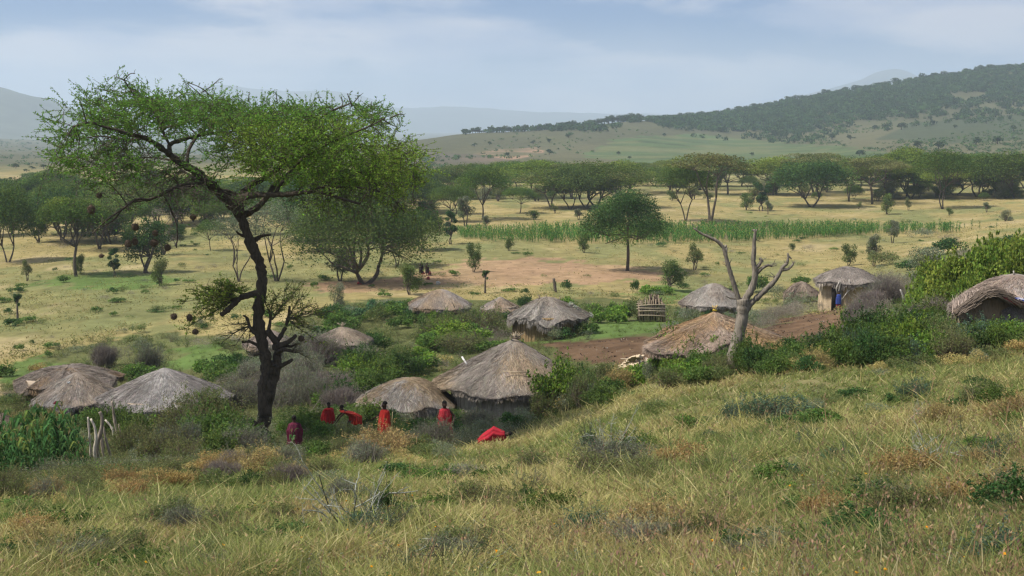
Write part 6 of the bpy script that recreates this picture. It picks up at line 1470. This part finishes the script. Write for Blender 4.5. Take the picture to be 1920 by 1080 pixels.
# far pair and a child by the clearing
for (x, y, hp, c, lab, rz) in ((790, 517, 28, (.022, .012, .02), 'taller dark robed person standing in the tree shade on the clearing', .5), (801, 517, 24, (.03, .012, .018), 'shorter dark robed person standing right of the taller one on the clearing', -.4)):
    Pp = hit(x, y); o, J, s = person(x, y, min(hp * Pp.y / F, 1.85), lab, rz=rz, P=Pp)
    wrap('robe', [((0, 0, 1.48 * s), .08 * s, .07 * s), ((0, 0, 1.41 * s), .2 * s, .13 * s), ((0, 0, 1.1 * s), .25 * s, .18 * s), ((0, 0, .35 * s), .25 * s, .19 * s)], c, o, seed=8)
Pp = hit(806, 516); o, J, s = person(806, 516, 1.1, 'small child in dark red squatting beside the shorter dark robed person', rz=0, P=Pp, hip=(0, .1, .25), legL=[(-.12, -.28, .52), (-.11, -.1, .08), (-.12, -.3, .03)], legR=[(.12, -.28, .52), (.11, -.1, .08), (.12, -.3, .03)])
wrap('robe', [((0, .1, .79 * s), .08 * s, .07 * s), ((0, .1, .7 * s), .21 * s, .14 * s), ((0, -.02, .45 * s), .26 * s, .28 * s), ((0, -.02, .12 * s), .3 * s, .3 * s)], (.12, .01, .02), o, seed=9)
_Y = h_dr[0].location.y - h_dr[2] * 1.3; Pp = ground(at(1572, 576, _Y).x, _Y); o, J, s = person(1572, 576, 1.62, 'person in a blue robe standing at the doorway of the hut', rz=.3, P=Pp)
wrap('robe', [((0, 0, 1.48 * s), .08 * s, .07 * s), ((0, 0, 1.41 * s), .2 * s, .13 * s), ((0, 0, 1.1 * s), .24 * s, .18 * s), ((0, 0, .55 * s), .26 * s, .2 * s)], (.035, .06, .24), o, seed=10)
wrap('skirt', [((0, 0, .6 * s), .2 * s, .16 * s), ((0, 0, .22 * s), .22 * s, .18 * s)], (.18, .03, .05), o, seed=11)
for i, (x, y, w, lab) in enumerate(((675, 533, 12, 'red bundle at the foot of the broad spreading acacia'), (793, 514, 8, 'red bundle on the ground between the two dark robed people'), (803, 524, 8, 'dark red bundle on the shaded earth nearer than the dark robed people'))):
    P = hit(x, y); cloth_on('bundle', [(x - w * .5, y), (x - w * .3, y - 4), (x, y - 5), (x + w * .3, y - 3.5), (x + w * .5, y)], P.y, .3, (.28, .03, .03), lab, 'bundle')
P = hit(821, 534); cloth_on('white_bundle', [(817, 533), (818, 528), (822, 527), (826, 530), (825, 534)], P.y, .2, (.6, .57, .52), 'small white bundle on the ground behind the pale domed hut', 'bundle')
# ---------------------------------------------------------------- grass and low growth nobody could count
def scatter(n, y0, y1, umax=.47):
    Y = 1 / rng.uniform(1 / y1, 1 / y0, n); x = rng.uniform(-umax, umax, n) * (Y + 7); return x, Y
def grass():
    b = MB()
    # tufts of thin blades on the near slope
    n = 88000; x, y = scatter(n, 8.5, 80, .50)
    band = inside(BAND, x, y); d = fbm(x / 2.5, y / 2.5, 61); keep = (~band) & (d > .27); x, y, d = x[keep], y[keep], d[keep]; n = len(x); z = H(x, y)
    nb = 12; bx = np.repeat(x, nb) + rng.normal(size=n * nb) * .10; by = np.repeat(y, nb) + rng.normal(size=n * nb) * .10; bz = np.repeat(z, nb) - .03
    hgt = np.repeat(rng.uniform(.12, .36, n) * (.5 + .9 * fbm(x / 4, y / 4, 63)), nb) * rng.uniform(.5, 1.3, n * nb) * np.repeat(.82 + .5 * np.clip((fbm(x / .9, y / 1.1, 64) - .55) * 7, 0, 1) * np.clip((y - 6) / 14, .3, 1), nb)
    base = np.stack([bx, by, bz], 1); lean = rng.normal(size=(n * nb, 3)) * [1, 1, 0] * (hgt * .85)[:, None]; lean[:, 0] += hgt * .12
    tip = base + lean; tip[:, 2] += hgt
    f1 = np.repeat(fbm(x / 5 + 3, y / 7, 65), nb); f2 = np.repeat(fbm(x / 1.7, y / 1.7, 67), nb); f3 = np.repeat(fbm(x / 9, y / 9 + 5, 69), nb)
    PAL = np.array([(.50, .42, .19), (.29, .295, .09), (.15, .205, .057), (.32, .205, .115), (.58, .49, .27)])
    rb = np.clip(np.repeat(x / y, nb) * 2.2, 0, 1) * np.clip((26 - np.repeat(y, nb)) / 12, 0, 1)
    w = np.stack([np.clip(.55 + (f3 - .5) * 6, .03, 2.5) * .8, np.full(n * nb, .5), np.clip((f1 - .42) * 7, .05, 3), np.clip((.5 - f2) * 2.5, .03, 1) + rb * 1.1, np.full(n * nb, .16)], 1)
    w /= w.sum(1, keepdims=True); c = np.cumsum(w, 1); r = rng.random(n * nb)[:, None]; k = np.minimum((r > c).sum(1), 4)
    col = PAL[k] * rng.uniform(.65, 1.35, (n * nb, 1)) * .6 + (w @ PAL) * .4
    wd = .0045 + .00042 * np.repeat(y, nb)
    b.blades(base, tip, wd, rng.normal(size=(n * nb, 3)) * [.04, .04, .02], col)
    # seed heads
    m = rng.choice(n * nb, 42000, replace=False); b.leaves(tip[m], rng.uniform(.04, .10, len(m)), .012 + .0006 * by[m], lean[m] + [0, 0, .2], np.array((.33, .245, .13)), 0, .35)
    return b
o = link('grass', grass().mesh('grass', M['grass'])); tag(o, None, None, None, 'stuff')
def tall():
    """long pale stalks rising over the near grass"""
    b = MB(); n = 2600; x, y = scatter(n, 9, 34, .48); keep = ~inside(BAND, x, y); x, y = x[keep], y[keep]; n = len(x)
    w = np.clip(x / y * 2 + .6, .15, 1.6) > rng.uniform(0, 1.6, n); x, y = x[w], y[w]; n = len(x)
    base = np.stack([x, y, H(x, y) - .02], 1); h = rng.uniform(.35, .8, n); tip = base + rng.normal(size=(n, 3)) * [.16, .16, 0] + np.stack([h * .1, 0 * h, h], 1)
    C = np.array([(.40, .36, .19), (.33, .22, .12), (.24, .27, .09)])[rng.integers(0, 3, n)]
    b.blades(base, tip, .007 + .0003 * y, rng.normal(size=(n, 3)) * .06, C)
    m = rng.integers(0, n, n * 5); t = rng.uniform(.72, 1.02, n * 5)[:, None]; P = base[m] * (1 - t) + tip[m] * t + rng.normal(size=(n * 5, 3)) * .018
    b.leaves(P, .05, .014 + .0004 * y[m], tip[m] - base[m] + rng.normal(size=(n * 5, 3)) * .2, np.array((.31, .22, .13)), 0, .35)
    # small yellow flowers
    m = 90; x, y = scatter(m, 9.5, 24, .46); P = np.stack([x, y, H(x, y) + rng.uniform(.2, .4, m)], 1)
    for _ in range(3): b.leaves(P + rng.normal(size=P.shape) * .006, .035, .03, None, np.array((.75, .42, .02)), .7, .2)
    return b
o = link('tall_grass', tall().mesh('tall_grass', M['grass'])); tag(o, None, None, None, 'stuff')
def undergrowth():
    """low leafy weeds over the village band and the near slope"""
    b = MB()
    pro = {k: weed_mesh(k, 190) for k in ('green', 'olive', 'dark', 'tan', 'grey', 'bright', 'mauve')}
    PR = {k: (np.vstack(p.V), np.vstack(p.Q), (np.vstack(p.T) if p.T else None), np.vstack(p.C)) for k, p in pro.items()}
    def put(k, x, y, s, sz=None):
        V, Q, T_, C = PR[k]; a = rng.uniform(0, 6.28); ca, sa = math.cos(a), math.sin(a); sz = sz or s
        W = np.stack([(V[:, 0] * ca - V[:, 1] * sa) * s + x, (V[:, 0] * sa + V[:, 1] * ca) * s + y, V[:, 2] * sz + float(H(x, y))], 1); b.add(W, Q, T_, C * rng.uniform(.75, 1.3))
    n = 0
    X, Yv = scatter(16000, 34, 130, .47); inb = inside(BAND, X, Yv) & ~zone('yard', X, Yv); f = fbm(X / 6, Yv / 9, 71); g = fbm(X / 14, Yv / 20, 72)
    lush = zone('lush', X, Yv)
    for x, y, i, ff, gg, lu in zip(X, Yv, inb, f, g, lush):
        if not i: continue
        if any(((x - h[0].location.x) / (h[1] * .9)) ** 2 + ((y - h[0].location.y) / (h[2] * .9)) ** 2 < 1 for h in HUTS): continue
        if lu: k = 'bright' if rng.random() < .8 else 'green'; s = rng.uniform(.22, .4)
        else:
            k = 'olive' if ff < .47 else ('green' if gg > .5 else 'grey'); 
            if rng.random() < .12: k = ('tan', 'mauve', 'dark', 'bright')[rng.integers(0, 4)]
            s = rng.uniform(.35, .75) * (.7 + y / 160)
        put(k, x, y, s * .9, s * .75); n += 1
        if n > 6500: break
    X, Yv = scatter(4600, 9, 56, .47)
    for x, y in zip(X, Yv):
        if inside(BAND, x, y): continue
        if fbm(x / 3, y / 4, 75) < .47: continue
        s = rng.uniform(.18, .38); put(('olive', 'green', 'grey', 'tan', 'dark')[rng.choice(5, p=(.4, .25, .15, .1, .1))], x, y, s, s * .95)
    # along the seam between slope and village
    return b
o = link('undergrowth', undergrowth().mesh('undergrowth', M['leaf'])); tag(o, None, None, None, 'stuff')
def plain_tufts():
    b = MB(); n = 24000; Y = np.sqrt(rng.uniform(95 ** 2, 420 ** 2, n)) ** 1.0; Y = 1 / rng.uniform(1 / 420, 1 / 92, n); x = rng.uniform(-.45, .45, n) * Y
    k = (~inside(BAND, x, Y)) & ~(zone('clearing', x, Y) & (rng.random(n) < .93)) & (fbm(x / 9, Y / 14, 81) + rng.normal(size=n) * .12 > .5); x, Y = x[k], Y[k]; n = len(x); z = H(x, Y); m = 7
    C = np.stack([np.repeat(x, m) + rng.normal(size=n * m) * .35, np.repeat(Y, m) + rng.normal(size=n * m) * .35, np.repeat(z, m) + rng.uniform(0, .28, n * m)], 1)
    g = np.repeat(fbm(x / 22, Y / 30, 83), m)[:, None]; r = np.repeat(rng.random(n), m)[:, None]
    c = np.where(r < .35, np.array((.165, .18, .065)), np.where(r < .75, np.array((.23, .22, .08)), np.array((.30, .25, .10)))) * (.8 + .4 * g)
    b.leaves(C, rng.uniform(.15, .36, n * m), rng.uniform(.04, .10, n * m), rng.normal(size=(n * m, 3)) * [1, 1, .9], c, 0, .25)
    return b
o = link('plain_tufts', plain_tufts().mesh('plain_tufts', M['grass'])); tag(o, None, None, None, 'stuff')

def litter():
    b = MB()
    for nm, n in (('yard', 520), ('clearing', 160)):
        for Pz in Z[nm]:
            x = rng.uniform(Pz[:, 0].min(), Pz[:, 0].max(), n * 3); y = rng.uniform(Pz[:, 1].min(), Pz[:, 1].max(), n * 3); k = inside(Pz, x, y); x, y = x[k][:n], y[k][:n]
            z = H(x, y) + .03; m = len(x); c = np.array([(.04, .026, .017), (.17, .125, .08), (.40, .37, .32)])[rng.choice(3, m, p=(.62, .32, .06))]
            for _ in range(3): b.leaves(np.stack([x, y, z], 1) + rng.normal(size=(m, 3)) * [.07, .07, .012], rng.uniform(.06, .22, m), rng.uniform(.04, .13, m), rng.normal(size=(m, 3)) * [1, 1, .25], c, .5)
    return b
o = link('ground_litter', litter().mesh('ground_litter', M['tarp'])); tag(o, None, None, None, 'stuff')
# ---------------------------------------------------------------- labels for the many: look + nearest landmark + which side
SHORT = {}
def short(w):
    return w
LM = [(1176,430,'the lone umbrella acacia'),(682,450,'the broad spreading acacia'),(143,450,'the crooked bright green acacia'),(275,460,'the dark forked bushy tree'),(958,700,'the largest hut'),(760,740,'the low rounded hut'),(312,740,'the wide silver grey hut'),
 (148,735,'the dark grey hut'),(643,640,'the small brown hut'),(827,565,'the pale domed hut by the clearing'),(1025,590,'the shaggy pale hut'),(1337,555,'the pale hut behind the dead tree'),(1340,640,'the orange brown hut'),(1585,535,'the hut with the doorway'),
 (1890,560,'the right edge hut'),(486,760,'the foreground acacia trunk'),(1376,660,'the dead tree'),(1222,580,'the stick pen'),(1195,680,'the pale crumpled sheet'),(90,840,'the maize plants'),(908,822,'the lying person'),(834,800,'the standing person in the red shawl'),
 (553,800,'the person in maroon'),(1332,350,'the pale forked flat topped acacia'),(1768,340,'the straight trunked acacia'),(1521,340,'the large dark spreading acacia'),(904,360,'the slim umbrella acacia'),(1000,510,'the bare earth clearing'),(888,480,'the small round headed tree'),
 (34,575,'the lone lopped tree'),(1300,280,'the green hillside field'),(1850,240,'the dark hillside field'),(980,290,'the pale scar on the hill'),(1130,215,'the lower skyline wood'),(1500,190,'the middle of the skyline'),(1850,125,'the hilltop'),(1672,150,'the distant blue peak'),
 (300,240,'the foreground acacia crown'),(655,960,'the pale bare thorny stems'),(1468,760,'the wide blue green slope shrub'),(1150,850,'the feathery grey green slope shrub'),(1712,730,'the taller grey green slope shrub'),(860,1050,'the bottom dark thorn shrub'),(1730,780,'the bleached dead twigs'),
 (1890,780,'the tall straw weeds'),(1300,440,'the maize field'),(1840,500,'the yellow green hedge'),(1560,600,'the dirt yard'),(200,320,'the foreground acacia lower left twigs'),(1600,350,'the lime green acacia'),(768,525,'the dense round bushy tree'),(1259,515,'the bushy leaning tree')]
from collections import defaultdict
def side_words(x, y, lx, ly):
    dx, dy = x - lx, y - ly
    v = 'below' if dy > 0 else 'above'; h_ = 'right of' if dx > 0 else 'left of'
    if abs(dx) > 1.6 * abs(dy): return h_
    if abs(dy) > 1.6 * abs(dx): return v
    return v + ' and ' + h_
keys = defaultdict(list)
for rec in PENDING:
    o, look, cat, grp, x, y, Yd = rec
    j = min(range(len(LM)), key=lambda i: (x - LM[i][0]) ** 2 + 2 * (y - LM[i][1]) ** 2)
    base = '%s %s %s' % (look, side_words(x, y, LM[j][0], LM[j][1]), LM[j][2])
    if x < 0: base = look + ' beyond the left edge'
    if x > 1920: base = look + ' beyond the right edge'
    keys[base].append((x, y, o, look, LM[j][2]))
ORD = ['', 'second', 'third', 'fourth', 'fifth', 'sixth', 'seventh', 'eighth', 'ninth', 'tenth', 'eleventh', 'twelfth', 'thirteenth', 'fourteenth', 'fifteenth', 'sixteenth', 'seventeenth', 'eighteenth', 'nineteenth', 'twentieth', 'twenty-first', 'twenty-second', 'twenty-third', 'twenty-fourth', 'twenty-fifth']
for base, lst in keys.items():
    lst.sort(key=lambda r: r[0]); n = len(lst)
    for i, (x, y, o, look, lm) in enumerate(lst):
        if n == 1: lab = base
        elif i == 0: lab = 'leftmost ' + base
        elif i == n - 1: lab = 'rightmost ' + base
        else: lab = (ORD[i] if i < len(ORD) else str(i + 1) + 'th') + ' from left, ' + base
        w = lab.split()
        if len(w) > 16: lab = lab.replace(' and left of', ' left of').replace(' and right of', ' right of').replace('the straight trunked', 'straight trunked')
        w = lab.split()
        if len(w) > 16: lab = ' '.join([q for q in w if q not in ('the', 'a')][:16])
        o['label'] = lab
# ---------------------------------------------------------------- the air
def haze():
    b = MB(); b.box((0, 6200, 175), (8000, 6600, 300))
    m, N, L = mat_new('haze'); out = N.new('ShaderNodeOutputMaterial'); v = N.new('ShaderNodeVolumePrincipled')
    v.inputs['Color'].default_value = (.72, .86, 1.0, 1); v.inputs['Density'].default_value = HAZE
    v.inputs['Anisotropy'].default_value = 0.2
    L.new(v.outputs[0], out.inputs['Volume'])
    o = link('haze', b.mesh('haze', m)); tag(o, None, None, None, 'stuff')
HAZE = 0.00016
haze()
